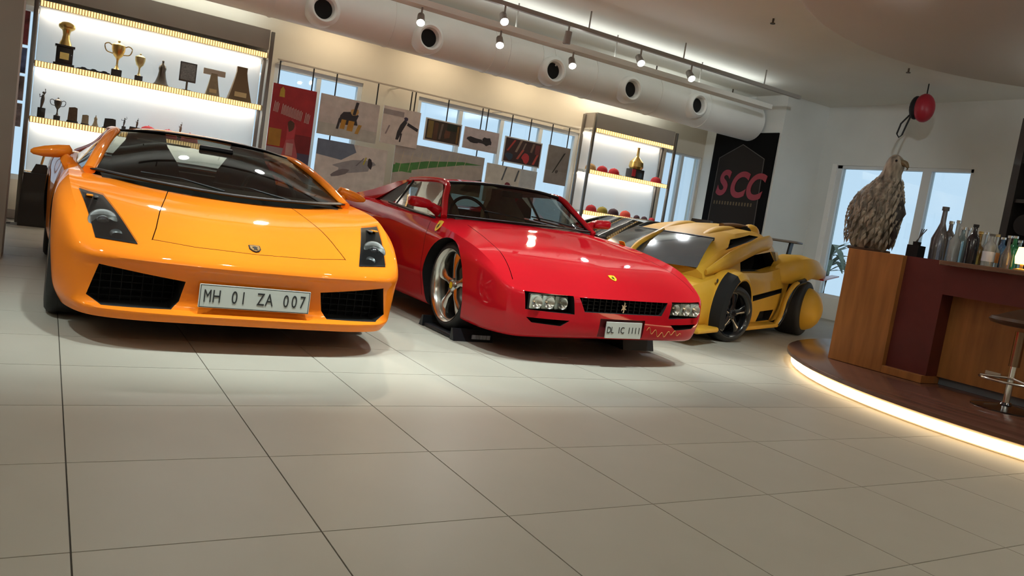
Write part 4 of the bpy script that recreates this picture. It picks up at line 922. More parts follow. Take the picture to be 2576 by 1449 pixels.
# ------------------------------------------------------------------ the black coupe behind the red car
def black_coupe():
    root = thing('coupe', 'low black coupe with pale interior parked along the back wall behind the red car', 'car', (5.55, 9.36, 0), (0, 0, -PI/2))
    R = [
     [(.06,0,.56),(.07,.3,.56),(.12,.55,.565),(.25,.72,.58),(.6,.80,.65),(1.0,.82,.71),(1.6,.82,.78),(2.3,.82,.80),(3.0,.82,.82),(3.5,.82,.83),(3.9,.78,.83),(4.15,.70,.82),(4.28,.5,.81),(4.31,.25,.81),(4.32,0,.81)],
     [(.0,0,.45),(.01,.3,.45),(.06,.58,.45),(.2,.78,.46),(.58,.86,.54),(1.0,.88,.58),(1.6,.885,.62),(2.3,.89,.64),(3.0,.89,.66),(3.5,.89,.66),(3.95,.84,.66),(4.22,.74,.66),(4.36,.52,.66),(4.4,.25,.66),(4.4,0,.66)],
     [(.0,0,.28),(.01,.3,.28),(.06,.58,.28),(.2,.78,.28),(.58,.86,.3),(1.0,.875,.32),(1.6,.88,.34),(2.3,.88,.34),(3.0,.885,.36),(3.5,.88,.36),(3.95,.83,.38),(4.22,.73,.4),(4.34,.5,.42),(4.38,.25,.42),(4.38,0,.42)],
     [(.06,0,.16),(.07,.28,.16),(.12,.54,.16),(.25,.72,.16),(.6,.8,.16),(1.0,.82,.16),(1.6,.83,.16),(2.3,.83,.16),(3.0,.83,.18),(3.5,.82,.2),(3.9,.77,.24),(4.15,.68,.26),(4.25,.48,.28),(4.28,.25,.28),(4.28,0,.28)]]
    C = [(.06,.56),(.5,.66),(.95,.73),(1.5,.80),(2.3,.82),(3.0,.83),(3.5,.84),(3.9,.84),(4.32,.81)]
    bm = car_shell(R, C, 3, 11, crown=2.2); mb = MB(); mb.bm(bm); body = mb.build('body', BLACKPAINT, root, None)
    arch = mat('wheel_well_black', (0,0,0)); cuts = []
    for sx in (-1, 1):
        for y in (.85, 3.45): cuts.append(cutter(MB().cyl((sx*.5, y, .32), (sx*1.3, y, .32), .35, n=36), arch))
    cuts.append(cutter(MB().prism([(-.68, 1.35), (.68, 1.35), (.72, 2.0), (.68, 3.1), (-.68, 3.1), (-.72, 2.0)], .4, 1.6, 'z'), MATTE))
    boolean(body, cuts); sharp(body.data, 32)
    wb_ = [(-.70, 1.30, .80), (-.35, 1.12, .80), (0, 1.06, .80), (.35, 1.12, .80), (.70, 1.30, .80)]
    wt = [(-.53, 1.98, 1.10), (-.27, 1.92, 1.125), (0, 1.9, 1.135), (.27, 1.92, 1.125), (.53, 1.98, 1.10)]
    rr = [(-.55, 2.75, 1.10), (-.27, 2.75, 1.13), (0, 2.75, 1.14), (.27, 2.75, 1.13), (.55, 2.75, 1.10)]
    re = [(-.66, 3.6, .845), (-.33, 3.65, .85), (0, 3.65, .85), (.33, 3.65, .85), (.66, 3.6, .845)]
    V, F = ruled(wb_, wt, 20, 8); mesh('windscreen', V, F, GLASS_SMOKE, root, 60)
    V, F = ruled(wt, rr, 20, 6, .01); mesh('roof', V, F, BLACKPAINT, root, 60)
    V, F = ruled(rr, re, 20, 6); mesh('rear_window', V, F, GLASS_SMOKE, root, 60)
    for sx in (-1, 1):
        MB().tube(cr([(sx*.73, 1.28, .79), (sx*.545, 1.98, 1.095), (sx*.565, 2.4, 1.11), (sx*.565, 2.78, 1.095), (sx*.70, 3.62, .84)], 6), .026, 8).build('roof_pillar', BLACKPAINT, root, 60)
        V, F = ruled([(sx*.77, 1.45, .80), (sx*.775, 2.2, .815), (sx*.76, 3.05, .83)], [(sx*.70, 1.50, .88), (sx*.56, 2.1, 1.09), (sx*.565, 2.72, 1.085)], 16, 6); mesh('side_window', V, F, GLASS_SMOKE, root, 60)
        MB().tube([(sx*.77, 2.3, .81), (sx*.565, 2.36, 1.10)], .014, 8).build('door_pillar', BLACK, root)
        for y in (.85, 3.45): alloy_wheel(root, (sx*.77, y, .318), sx, .318, .235, .22, 5, SILVER, (.03, .05))
        MB().sphere((sx*.92, 1.5, .86), .07, 12, 8, sc=(1.2, .7, .7)).build('wing_mirror', BLACKPAINT, root)
    for x in (-.34, .34): seat(root, x, 2.0, .45, CREAM)
    MB().prism([(1.3, .6), (1.3, .79), (1.6, .81), (1.62, .6)], -.62, .62, 'x').build('dashboard', LEATHER, root, None)
    return root
black_coupe()

# ================================================================== SHELVES AND WHAT STANDS ON THEM
LED = mat('shelf_led', (1.0, 0.80, 0.50), emit=1.25, ecol=(1.0, 0.66, 0.27))
BRASS = mat('brushed_brass', (0.55, 0.40, 0.20), rough=0.35, metal=0.9)
BACKP = mat('white_back_panel', (0.78, 0.78, 0.78), rough=0.6)
_nt = BACKP.node_tree; _b = _nt.nodes['Principled BSDF']; _t = _nt.nodes.new('ShaderNodeBsdfTranslucent'); _m = _nt.nodes.new('ShaderNodeMixShader')   # opal film: daylight glows through
_t.inputs['Color'].default_value = (.95, .93, .90, 1); _m.inputs['Fac'].default_value = .8
_nt.links.new(_b.outputs[0], _m.inputs[1]); _nt.links.new(_t.outputs[0], _m.inputs[2]); _nt.links.new(_m.outputs[0], _nt.nodes['Material Output'].inputs['Surface'])
POST = mat('steel_post', (0.22, 0.20, 0.18), rough=0.3, metal=0.8)
YF = 10.30
def shelf_unit(label, x0, x1, zs, nled):
    t = thing('display_shelf', label, 'shelf', (0, YF, 0))
    for x in (x0, x1):
        MB().box((x-.022, -.02, 0), (x+.022, .02, 2.72), .006).build('post', POST, t)
        MB().box((x-.022, .30, 0), (x+.022, .34, 2.72), .006).build('post', POST, t)
    MB().box((x0+.03, .345, .05), (x1-.03, .36, 2.46)).build('back_panel', BACKP, t, None)
    MB().box((x0+.03, .02, 2.50), (x1-.03, .36, 2.74)).build('head_panel', WALLD, t, None)
    fill_uplight(t, ((x0+x1)/2, .19, 2.742), x1-x0-.2, .10, 3.5*(x1-x0))  # unseen lamp strip added on the shelf top for ceiling and duct
    for z in zs:
        b = MB().box((x0+.02, .0, z-.035), (x1-.02, .34, z), .003).build('shelf_board', mat('shelf_white', (.70, .68, .62), rough=.5), t)
        st = MB().box((x0+.03, -.014, z-.068), (x1-.03, -.001, z-.002)).build('led_channel', BRASS, b, None)
        m_ = MB(); w_ = (x1-x0-.08)/nled
        for i in range(nled): m_.box((x0+.04+i*w_, -.022, z-.064), (x0+.04+i*w_+w_*.62, -.0135, z-.006))
        o = m_.build('led_row', LED, b, None, clean=False); o['kind'] = 'stuff'
        L = bpy.data.lights.new('shelf_fill', 'AREA'); L.shape = 'RECTANGLE'; L.size = x1-x0-.1; L.size_y = .02; L.energy = (14 if x0 < 3 else 11)*(x1-x0)/2.5; L.color = (1, .92, .80)  # unseen light added behind the trophies to brighten the back panel
        o = link(bpy.data.objects.new('shelf_fill', L), b); o.location = ((x0+x1)/2, .27, z-.06); o.rotation_euler = (math.radians(35), 0, 0)
        for x in (x0+.03, x1-.03): MB().cyl((x, .16, z-.001), (x, .16, z-.05), .012, n=8).build('shelf_pin', CHROME, b)
    return t
PL = onY(70, 250, YF).x; PRt = onY(670, 230, YF).x
Z1 = [onY(380, 64, YF).z, onY(380, 209, YF).z, onY(180, 308, YF).z]; Z1.append(Z1[2]-(Z1[1]-Z1[2]))
shelf_unit('tall lit trophy shelf with gold light strips behind the orange car', PL, PRt, Z1, 86)
P2L = onY(1478, 430, YF).x; P2R = onY(1688, 430, YF).x
Z2 = [onY(1600, 345, YF).z, onY(1580, 445, YF).z, onY(1570, 545, YF).z]; Z2.append(Z2[2]-(Z2[1]-Z2[2]))
shelf_unit('narrower lit shelf of caps with gold light strips left of the dark banner', P2L, P2R, Z2, 36)

DKB = mat('dark_trophy_base', (0.018, 0.014, 0.012), rough=.35, coat=.4)
BROWN = mat('brown_wood', (0.11, 0.07, 0.04), rough=.5, noise=.2, nscale=8)
TAN = mat('tan_resin', (0.30, 0.24, 0.15), rough=.5, noise=.15)
GREYP = mat('pewter', (0.13, 0.125, 0.12), rough=.4, metal=.6)
def place(bx, by, ty, z, yoff=.14):
    Y = YF+yoff; p = onY(bx, by, Y); return Vector((p.x, Y, z+.0015)), abs(onY(bx, ty, Y).z-p.z)
def T_(name, label, cat, pos, h, group): t = thing(name, label, cat, pos, group=group, scale=(h, h, h)); return t
def ball_trophy(pos, h):
    t = T_('trophy', 'largest trophy, gold ball on a black square plinth at shelf left end', 'trophy', pos, h, 'trophies on the upper shelf')
    MB().box((-.21, -.14, 0), (.21, .14, .06), .01).build('plinth', DKB, t); MB().box((-.17, -.12, .06), (.17, .12, .42), .012).build('plinth_block', DKB, t); MB().box((-.20, -.13, .42), (.20, .13, .47), .01).build('plinth_cap', DKB, t)
    MB().lathe([(.13, .47), (.12, .52), (.085, .60), (.07, .70), (.08, .78), (.10, .82), (0, .83)], n=24).build('stem', GOLD, t)
    MB().sphere((0, 0, .90), .17, 20, 12, sc=(1, .8, .62)).build('ball', GOLD, t)
    MB().box((-.09, -.122, .15), (.09, -.119, .30)).build('name_plate', GOLD, t, None)
def cup(pos, h, label, group, m_, hw=.16, handles=True):
    t = T_('trophy_cup', label, 'trophy', pos, h, group)
    MB().box((-.13, -.10, 0), (.13, .10, .20), .015).build('plinth', DKB, t)
    MB().lathe([(.09, .20), (.05, .24), (.025, .34), (.03, .46), (.06, .52), (hw*.7, .58), (hw, .74), (hw*1.02, .86), (hw*.94, .86), (hw*.9, .76), (0, .62)], n=24).build('bowl', m_, t)
    MB().lathe([(hw*1.0, .86), (hw*.6, .91), (.03, .94), (.035, .98), (0, 1.0)], n=24).build('cup_lid', m_, t)
    if handles:
        for s in (-1, 1): MB().tube(cr([(s*hw*.75, 0, .62), (s*hw*1.7, 0, .66), (s*hw*2.0, 0, .82), (s*hw*1.5, 0, .88), (s*hw*.98, 0, .84)], 4), .016, 6).build('handle', m_, t)
def bell(pos, h, label, group, m_):
    t = T_('bell_trophy', label, 'trophy', pos, h, group)
    MB().lathe([(0, 0), (.28, 0), (.28, .04), (.22, .12), (.15, .35), (.12, .55), (.14, .66), (.12, .76), (.05, .84), (.035, .9), (.045, .95), (0, 1.0)], n=20).build('figure', m_, t)
    MB().lathe([(.285, 0), (.30, 0), (.30, .03), (.285, .03)], n=20).build('base_ring', GOLD, t)
def plaque(pos, h, label, group):
    t = T_('award_plaque', label, 'plaque', pos, h, group)
    MB().box((-.28, -.03, .32), (.28, .03, 1.0), .015).build('panel', GREYP, t); MB().box((-.24, -.034, .38), (.24, -.031, .95)).build('engraved_plate', mat('engraved', (.20, .19, .18), rough=.3, metal=.6, noise=.3, nscale=20), t, None)
    MB().cyl((0, 0, .04), (0, 0, .33), .035, n=10).build('stem', BROWN, t); MB().box((-.14, -.10, 0), (.14, .10, .04), .01).build('foot', BROWN, t)
def flared(pos, h, label, group, m_, top=None, w_=.30):
    t = T_('flared_award', label, 'trophy', pos, h, group)
    V = []
    secs = [(w_, 0), (w_*.95, .05), (w_*.72, .35), (w_*.52, .65), (w_*.42, .85), (w_*.42, 1.0 if not top else .80)]
    for r, z in secs: V += [(-r, -r*.5, z), (r, -r*.5, z), (r, r*.5, z), (-r, r*.5, z)]
    F = [(i*4+q, i*4+(q+1) % 4, (i+1)*4+(q+1) % 4, (i+1)*4+q) for i in range(5) for q in range(4)]+[(3, 2, 1, 0), (20, 21, 22, 23)]
    MB().add(V, F).build('flared_body', m_, t, 40)
    if top: MB().box((-.40, -.05, .78), (.40, .05, 1.0), .02).build('top_block', top, t)
    MB().box((-w_*.5, -w_*.49, .12), (w_*.5, -w_*.40, .26)).build('name_plate', BRASS, t, None)
def figure(pos, h, label, group, m_, arms=.12):
    t = T_('figurine_trophy', label, 'trophy', pos, h, group)
    MB().box((-.12, -.10, 0), (.12, .10, .34), .015).build('plinth', DKB, t)
    MB().tube(cr([(-.02, 0, .34), (.0, 0, .5), (.015, 0, .66), (.02, 0, .80)], 4), [.03, .035, .04, .045, .05, .055, .06, .06, .058, .056, .05, .04, .035], 10).build('body', m_, t)
    MB().sphere((.025, 0, .86), .045, 12, 8).build('head', m_, t)
    a = MB(); a.tube([(.02, 0, .76), (arms, 0, .88), (arms*.8, 0, 1.0)], .018, 6); a.tube([(.02, 0, .76), (-arms, 0, .70), (-arms*1.1, 0, .80)], .018, 6); a.build('arms', m_, t)
def block_award(pos, h, label, group, m_, w_=.45, d=.25):
    t = T_('block_award', label, 'trophy', pos, h, group)
    MB().box((-w_, -d, 0), (w_, d, .12), .02).build('foot', DKB, t)
    MB().prism([(-w_*.85, .12), (w_*.85, .12), (w_*.75, .95), (w_*.3, 1.0), (-w_*.75, .93)], -d*.8, d*.8, 'y').build('block', m_, t, None)
def mini_car(pos, L, label, group, m_, rz=0.0):
    t = thing('model_car', label, 'model car', pos, (0, 0, rz), group=group, scale=(L, L, L))
    pr = [(-.5, .05), (-.5, .13), (-.42, .17), (-.2, .19), (-.08, .29), (.16, .29), (.32, .20), (.46, .20), (.5, .15), (.5, .05)]
    MB().prism(pr, -.2, .2, 'y').build('body', m_, t, None)
    MB().prism([(-.17, .195), (-.07, .28), (.15, .28), (.27, .205)], -.203, .203, 'y').build('windows', BLACK, t, None)
    for x in (-.3, .3):
        for y in (-.2, .2): MB().cyl((x, y-.03, .08), (x, y+.03, .08), .08, n=14).build('wheel', RUBBER, t)
def cap(pos, r, label, group, m_, rz=0.0):
    t = thing('cap', label, 'cap', pos, (0, 0, rz), group=group, scale=(r, r, r))
    MB().lathe([(1.0, 0), (1.0, .25), (.92, .6), (.7, .92), (.35, 1.1), (0, 1.14)], n=20).build('crown', m_, t, 60)
    V = []; n = 12
    for i in range(n+1):
        a = -PI*.85+PI*.7*i/n
        V += [(math.cos(a)*.95, math.sin(a)*.95, .02), (math.cos(a)*1.25, math.sin(a)*1.65, -.0), (math.cos(a)*1.25, math.sin(a)*1.65, .05), (math.cos(a)*.95, math.sin(a)*.95, .09)]
    MB().add(V, [(i*4+q, i*4+(q+1) % 4, i*4+4+(q+1) % 4, i*4+4+q) for i in range(n) for q in range(4)]+[(0, 1, 2, 3), (4*n+3, 4*n+2, 4*n+1, 4*n)]).build('brim', m_, t)
    MB().sphere((0, 0, 1.14), .08, 8, 6).build('button', m_, t)

gu = 'trophies on the upper shelf'; gl = 'trophies on the lower shelf'
zU, zL = Z1[1], Z1[2]
p, h = place(161, 150, 36, zU); ball_trophy(p, h)
for k, (bx, ty) in enumerate(((209, 137), (235, 143), (262, 148))):
    p, h = place(bx, 158+k*5, ty+6, zU); mini_car(p, .125, 'small dark model car on upper shelf, number %s left of gold cup' % ('three', 'two', 'one')[k], 'dark model cars on the upper shelf', DKB, .2)
p, h = place(293, 176, 82, zU); cup(p, h, 'gold lidded cup with two big handles on the upper shelf', gu, GOLD, .17)
p, h = place(349, 188, 116, zU); cup(p, h, 'small pale gold cup without handles on the upper shelf', gu, mat('pale_gold', (.62, .52, .26), rough=.35, metal=.7), .17, False)
p, h = place(406, 200, 133, zU); bell(p, h, 'dark bronze bell-shaped trophy in mid upper shelf', gu, DARKMETAL)
p, h = place(470, 210, 137, zU); plaque(p, h, 'square grey plaque on a thin stem on the upper shelf', gu)
p, h = place(535, 224, 156, zU); flared(p, h, 'brown flared award topped by a pale bar on the upper shelf', gu, TAN, mat('pale_bar', (.55, .50, .42), rough=.5), .26)
p, h = place(602, 238, 150, zU); flared(p, h, 'tallest brown flared award at the right end of the upper shelf', gu, mat('warm_brown', (.20, .135, .07), rough=.5), None, .34)
p, h = place(103, 287, 213, zL); figure(p, h, 'thin bronze figurine on black plinth at lower shelf left end', gl, DARKMETAL, .08)
p, h = place(143, 290, 232, zL); cup(p, h, 'dark cup with wide handles on the lower shelf', gl, DARKMETAL, .15)
p, h = place(182, 297, 257, zL); block_award(p, h, 'tall brown block award on the lower shelf', gl, BROWN, .32)
p, h = place(214, 303, 277, zL); block_award(p, h, 'small tan block award on lower shelf beside the tall brown one', gl, TAN, .36)
p, h = place(240, 308, 279, zL); bell(p, h, 'small tan rounded award on the lower shelf', gl, TAN)
p, h = place(276, 314, 287, zL); block_award(p, h, 'wide dark block award on lower shelf above the car mirror', gl, DKB, .62)
p, h = place(311, 320, 282, zL); figure(p, h, 'slim grey figurine with raised arm on the lower shelf', gl, GREYP, .15)
p, h = place(343, 326, 287, zL); figure(p, h, 'small brown figurine just left of the red caps', gl, BROWN, .06)
RC = [(372, 'left'), (424, 'middle'), (478, 'right')]
p, h = place(452, 338, 290, zL, .28); figure(p, h, 'brown figurine standing behind the red caps', gl, BROWN, .06)
# framed picture low in the shelf
t = thing('framed_photo', 'small dark framed photo on the low shelf left of the orange car roof', 'photo', (onY(203, 400, YF+.12).x, YF+.12, Z1[3]+.0015))
f = MB()
for a, b in (((-.19, -.012, 0), (-.16, .012, .26)), ((.16, -.012, 0), (.19, .012, .26)), ((-.19, -.012, .22), (.19, .012, .26)), ((-.19, -.012, 0), (.19, .012, .03))): f.box(a, b)
f.build('frame', DKB, t, None, clean=False); MB().box((-.16, -.004, .03), (.16, .006, .22)).build('picture', mat('pale_photo', (.55, .52, .50), rough=.4, noise=.4, nscale=14), t, None)
# black pedestal with gold-tipped award, on the floor at the shelf's left foot
p = onZ(100, 567, 0)
t = thing('trophy_pedestal', 'black floor pedestal with a gold rod beside the left wall', 'pedestal', (p.x-.04, p.y-.11, 0))
MB().prism([(-.17, 0), (.17, 0), (.155, .58), (-.155, .58)], -.15, .15, 'y').build('pedestal_box', DKB, t, None)
MB().prism([(-.09, .58), (.09, .58), (.05, .68), (-.05, .68)], -.06, .06, 'y').build('neck', DKB, t, None)
MB().cyl((0, 0, .68), (.03, 0, .84), .012, n=10).build('gold_rod', GOLD, t)

# caps and one tall trophy on the right shelf
capm = {'red': mat('cap_red', (.50, .03, .04), rough=.8), 'olive': mat('cap_olive', (.34, .27, .04), rough=.8), 'dark': mat('cap_dark', (.07, .03, .04), rough=.8), 'coral': mat('cap_coral', (.66, .08, .05), rough=.8), 'tan': mat('cap_tan', (.45, .28, .12), rough=.8)}
gc = 'caps on the right shelf'
for bx, wh in RC:
    p, h = place(bx, 335, 300, zL, .15); cap(p, .098, 'red cap on the trophy shelf above the orange car roof, %s of three' % wh, 'red caps on the trophy shelf', capm['red'])
def capat(px, py, col, r, label, z): p = onY(px, py, YF+.13); cap(Vector((p.x, YF+.15, z+.0015)), r, label, gc, capm[col])
zA, zB = Z2[1], Z2[2]
for px, py, c, lab in ((1489, 414, 'tan', 'tan cap at the left end of the upper cap shelf'), (1518, 421, 'red', 'red cap beside the tan cap on the upper cap shelf'), (1547, 428, 'red', 'red cap just left of the gold trophy on cap shelf'), (1653, 448, 'red', 'red cap alone at the right end of upper cap shelf')): capat(px, py, c, .092, lab, zA)
for px, py, c, lab in ((1490, 518, 'red', 'red cap at the left end of the lower cap shelf'), (1518, 523, 'olive', 'olive yellow cap on the lower cap shelf'), (1546, 527, 'dark', 'dark maroon cap on the lower cap shelf'), (1576, 532, 'coral', 'bright coral red cap on the lower cap shelf')): capat(px, py, c, .092, lab, zB)
for px, py, c, lab in ((1605, 538, 'dark', 'small dark cap right of the coral cap'), (1624, 541, 'dark', 'small dark cap second from right end of lower shelf'), (1643, 543, 'red', 'small red cap at the right end of lower cap shelf')): capat(px, py, c, .055, lab, zB)
p = onY(1597, 437, YF+.15); Pp = Vector((p.x, YF+.15, zA+.0015))
t = thing('tall_trophy', 'tall gold-topped black and red trophy among the caps', 'trophy', Pp, group=None)
MB().box((-.13, -.09, 0), (.13, .09, .16), .01).build('plinth', DKB, t); MB().box((-.135, -.095, .03), (-.06, -.088, .15)).build('red_panel', capm['red'], t, None)
MB().lathe([(.10, .16), (.125, .20), (.115, .28), (.06, .34), (.025, .38), (.02, .50), (.03, .52), (0, .53)], n=20).build('gold_top', GOLD, t)

# ================================================================== HANGING PICTURES
HANG = mat('hanger_black', (.02, .018, .016), rough=.5)
def col(c): return mat('print_%02x%02x%02x' % tuple(int(255*min(1, v)) for v in c), c, rough=.45, noise=.12, nscale=9)
hr = thing('picture_rail', 'slim beige picture rail above the hung photos', 'rail', (0, 10.47, 2.42))
MB().box((2.42, -.012, 0), (7.22, .012, .02)).build('rail_bar', WALL, hr, None)
for x in (2.5, 4.1, 5.8, 7.15): MB().box((x-.01, .0, .0), (x+.01, YB-10.47, .02)).build('rail_bracket', WALL, hr, None)
def poster(label, x0, x1, z0, z1, base, shapes, Y=10.46, hang=(.15, .85), ztop=2.42, border=.0):
    """panel with printed flat shapes; shapes: (colour, [(u,v)...]) in 0..1 of the panel"""
    t = thing('hanging_picture', label, 'picture', ((x0+x1)/2, Y, z0), group='pictures hung in front of the back windows')
    W, H = x1-x0, z1-z0
    MB().box((-W/2, 0, 0), (W/2, .02, H), .002).build('board', FRAME, t, None)
    b = border; MB().box((-W/2+b, -.0015, b), (W/2-b, .0, H-b)).build('print_ground', base, t, None)
    pr = MB(); ms = []
    for k, (c, pts) in enumerate(shapes):
        if c not in ms: ms.append(c)
        q = [(-W/2+b+u*(W-2*b), b+v*(H-2*b)) for u, v in pts]; y = -.0022-.00025*k; n = len(q)
        pr.add([(u, y, v) for u, v in q], [tuple(range(n))], ms.index(c))
    if shapes: o = pr.build('print', [col(c) for c in ms], t, None, clean=False); o['kind'] = 'stuff'
    for u in hang: MB().cyl((-W/2+u*W, .01, H-.01), (-W/2+u*W, .01, ztop-z0), .009, n=6).build('hanger', HANG, t)
    return t
def blob(cx, cy, rx, ry, n=10, rot=0.0, seed=0):
    rr = random.Random(seed); o = []
    for i in range(n):
        a = 2*PI*i/n; k = .75+.5*rr.random(); x, y = math.cos(a)*rx*k, math.sin(a)*ry*k
        o.append((min(1, max(0, cx+x*math.cos(rot)-y*math.sin(rot))), min(1, max(0, cy+x*math.sin(rot)+y*math.cos(rot)))))
    return o
def rect(a, b, c, d, sk=0.0): return [(a, b), (c, b), (min(1, c+sk), d), (min(1, a+sk), d)]
GP = (.60, .55, .53); LG = (.70, .66, .63); DK = (.035, .03, .035)
letters = []
x = .06
for k, wd in enumerate((.03, .05, 0, .07, .04, .035, .05, .06, .04, .06, .03, 0, .05, .05)):
    if wd: letters += [((.62, .42, .38), rect(x, .775-.004*k, x+.016, .86-.004*k, .02)), ((.62, .42, .38), rect(x+.03, .775-.004*k, x+.046, .85-.004*k, .02))]
    x += .06
poster('red racing poster with white slanted lettering and a driver figure', 2.40, 2.97, .55, 2.13, col((.38, .018, .022)),
    [((.20, .010, .012), rect(.62, .30, 1, .62)), ((.42, .20, .02), rect(.02, .50, .30, .64)), ((.55, .36, .04), [(.16, .90), (.28, .90), (.27, .96), (.22, .985), (.17, .96)]), ((.32, .28, .30), rect(0, .40, .40, .49)), ((.08, .07, .12), rect(.62, .36, 1, .47)),
     ((.45, .04, .05), rect(0, .25, .35, .38)), ((.48, .10, .11), [(.38, .05), (.75, .05), (.72, .45), (.60, .58), (.42, .56), (.34, .40)]), ((.50, .05, .06), [(.42, .56), (.60, .58), (.62, .68), (.52, .74), (.42, .68)]), ((.09, .035, .015), blob(.50, .68, .09, .045, 10, 0, 3)), ((.55, .30, .28), rect(.44, .44, .60, .54))]+letters, hang=(.10, .87))
poster('grey photo of a yellow and black machine, right of the red poster', 3.03, 3.86, 1.60, 2.13, col(GP),
    [((.50, .50, .46), rect(0, 0, 1, .30)), (DK, blob(.50, .50, .16, .20, 11, 0, 1)), ((.50, .25, .03), rect(.36, .22, .44, .46, .02)), ((.50, .25, .03), rect(.48, .20, .58, .46, .02)), ((.50, .28, .05), rect(.62, .16, .68, .40, .05)), (DK, rect(.30, .20, .34, .48, .03)), ((.55, .34, .12), blob(.58, .70, .06, .10, 9, 0, 2)), (DK, rect(.55, .62, .60, .95, .04))], hang=(.22, .93))
poster('grey sky photo with a dark diagonal streak, hung below the machine photo', 3.06, 4.06, .80, 1.54, col(LG),
    [((.16, .20, .28), [(0, 1), (0, .72), (.35, .68), (.55, .86), (.50, 1)]), ((.34, .34, .36), blob(.55, .60, .30, .10, 12, .3, 5)), ((.20, .18, .19), blob(.36, .46, .16, .05, 10, .5, 4)), (DK, blob(.76, .70, .035, .10, 9, .2, 6)), ((.55, .48, .06), rect(.66, .66, .68, .80, .03)), ((.20, .18, .20), rect(.56, .62, .58, .78, .10))], hang=(.16,), ztop=1.60)
poster('pale grey photo of a leaping dark figure', 3.92, 4.48, 1.64, 2.15, col((.70, .63, .59)),
    [((.34, .30, .30), rect(0, .78, .55, .92)), (DK, [(.40, .15), (.47, .15), (.56, .42), (.66, .66), (.58, .72), (.48, .56), (.42, .36)]), ((.05, .04, .08), blob(.62, .74, .06, .06, 9, 0, 3)), (DK, rect(.50, .10, .54, .34, .02)), (DK, [(.66, .58), (.96, .46), (.98, .54), (.68, .66)]), ((.30, .24, .25), rect(.10, .25, .14, .50, .08))], hang=(.80,))
poster('dark brown framed crowd photo with white edges', 4.57, 5.15, 1.79, 2.11, col((.055, .038, .025)),
    [((.22, .15, .04), rect(.04, .08, .20, .95)), ((.12, .055, .03), rect(.22, .05, .34, .90)), ((.17, .13, .10), rect(.38, .1, .44, .9, .05)), ((.15, .06, .03), blob(.62, .42, .10, .22, 9, 0, 8)), ((.02, .03, .015), rect(.60, .62, .92, .95)), ((.20, .11, .03), rect(.90, .05, .96, .92))], hang=(.55,), border=.018)
poster('wide landscape photo of a green racetrack curve above the red car', 4.18, 5.62, 1.10, 1.70, col((.54, .49, .44)),
    [((.50, .48, .46), rect(0, .72, 1, 1)), ((.08, .26, .07), [(0, .45), (.35, .66), (.75, .80), (.98, .80), (.75, .72), (.40, .52), (.0, .26)]), ((.10, .30, .08), rect(.02, .32, .20, .50)), ((.46, .54, .62), [(.10, .10), (.75, .36), (.72, .16), (.2, -0)]), ((.06, .07, .05), [(.76, .10), (1, .10), (1, .45), (.86, .36)])]+[((.62, .56, .38), rect(.06+.1*k, .30+.04*k, .066+.1*k, .80+.02*k, .03)) for k in range(8)], hang=(.1, .9), ztop=2.42, Y=10.495)
poster('light grey photo of a dark group of figures in mid row', 5.20, 5.79, 1.79, 2.10, col((.62, .56, .58)),
    [((.55, .50, .50), rect(0, 0, 1, .30)), (DK, blob(.30, .45, .20, .14, 12, 0, 2)), ((.03, .025, .03), blob(.66, .48, .16, .22, 12, 0, 7)), (DK, rect(.18, .36, .80, .46))], hang=(.6,), border=.0)
poster('red and black sports photo with white edges at the picture row right', 5.90, 6.58, 1.70, 2.09, col((.06, .03, .03)),
    [((.50, .06, .05), rect(.05, .45, .10, .95, .18)), ((.34, .24, .18), rect(.28, .45, .34, .98, .12)), ((.28, .20, .16), rect(.44, .40, .48, .9, .10)), ((.52, .10, .07), rect(.34, .16, .40, .60, .14)), ((.56, .05, .06), blob(.60, .25, .10, .20, 10, 0, 5)), ((.04, .07, .11), blob(.14, .22, .12, .16, 9, 0, 3)), ((.54, .08, .06), rect(.80, .05, .86, .60, .12)), ((.25, .16, .12), rect(.70, .55, .76, .95, .06)), ((.20, .05, .05), rect(.84, .50, .97, .92))], hang=(.12, .62), border=.018)
poster('brown grey photo with one dark slanting shape, rightmost picture', 6.70, 7.12, 1.50, 2.10, col((.27, .235, .215)),
    [((.33, .29, .27), rect(0, 0, 1, .35)), ((.03, .025, .02), [(.30, .28), (.36, .30), (.80, .86), (.72, .84)]), ((.10, .08, .07), blob(.50, .34, .06, .05, 8, 0, 2))], hang=(.06, .82))
poster('white poster with small red and blue figures below the sports photo', 5.66, 6.56, 1.06, 1.64, col((.70, .68, .62)),
    [((.60, .64, .66), rect(.66, 0, 1, 1)), ((.16, .02, .03), blob(.30, .42, .05, .10, 9, 0, 2)), ((.03, .02, .12), blob(.50, .42, .06, .12, 9, 0, 4)), ((.20, .02, .04), blob(.44, .52, .05, .06, 9, 0, 5)), ((.12, .13, .15), rect(.30, .62, .33, .98, .06)), ((.12, .13, .15), rect(.56, .64, .59, .95, .05))], hang=(.3, .7), ztop=1.70)

# photo stand in the corner left of the trophy shelf
t = thing('photo_stand', 'slim stand of small photos between the grey pillar and the trophy shelf', 'photo stand', (-.40, 10.12, 0))
MB().cyl((0, 0, .02), (0, 0, 2.3), .010, n=10).build('pole', POST, t); MB().lathe([(0, 0), (.12, 0), (.12, .012), (.02, .02), (0, .02)], n=24).build('foot', POST, t)
for k, (z, h_, c) in enumerate(((1.92, .36, (.20, .04, .05)), (1.62, .27, (.12, .18, .38)), (1.33, .26, (.20, .17, .18)), (1.05, .25, (.34, .30, .33)))):
    ph = MB().box((-.10, -.024, z), (.13, -.012, z+h_), .002).build('photo', FRAME, t, None)
    MB().box((-.095, -.0255, z+.006), (.125, -.024, z+h_-.006)).build('photo_print', mat('standphoto%d' % k, c, rough=.4, noise=.8, nscale=9), ph, None)

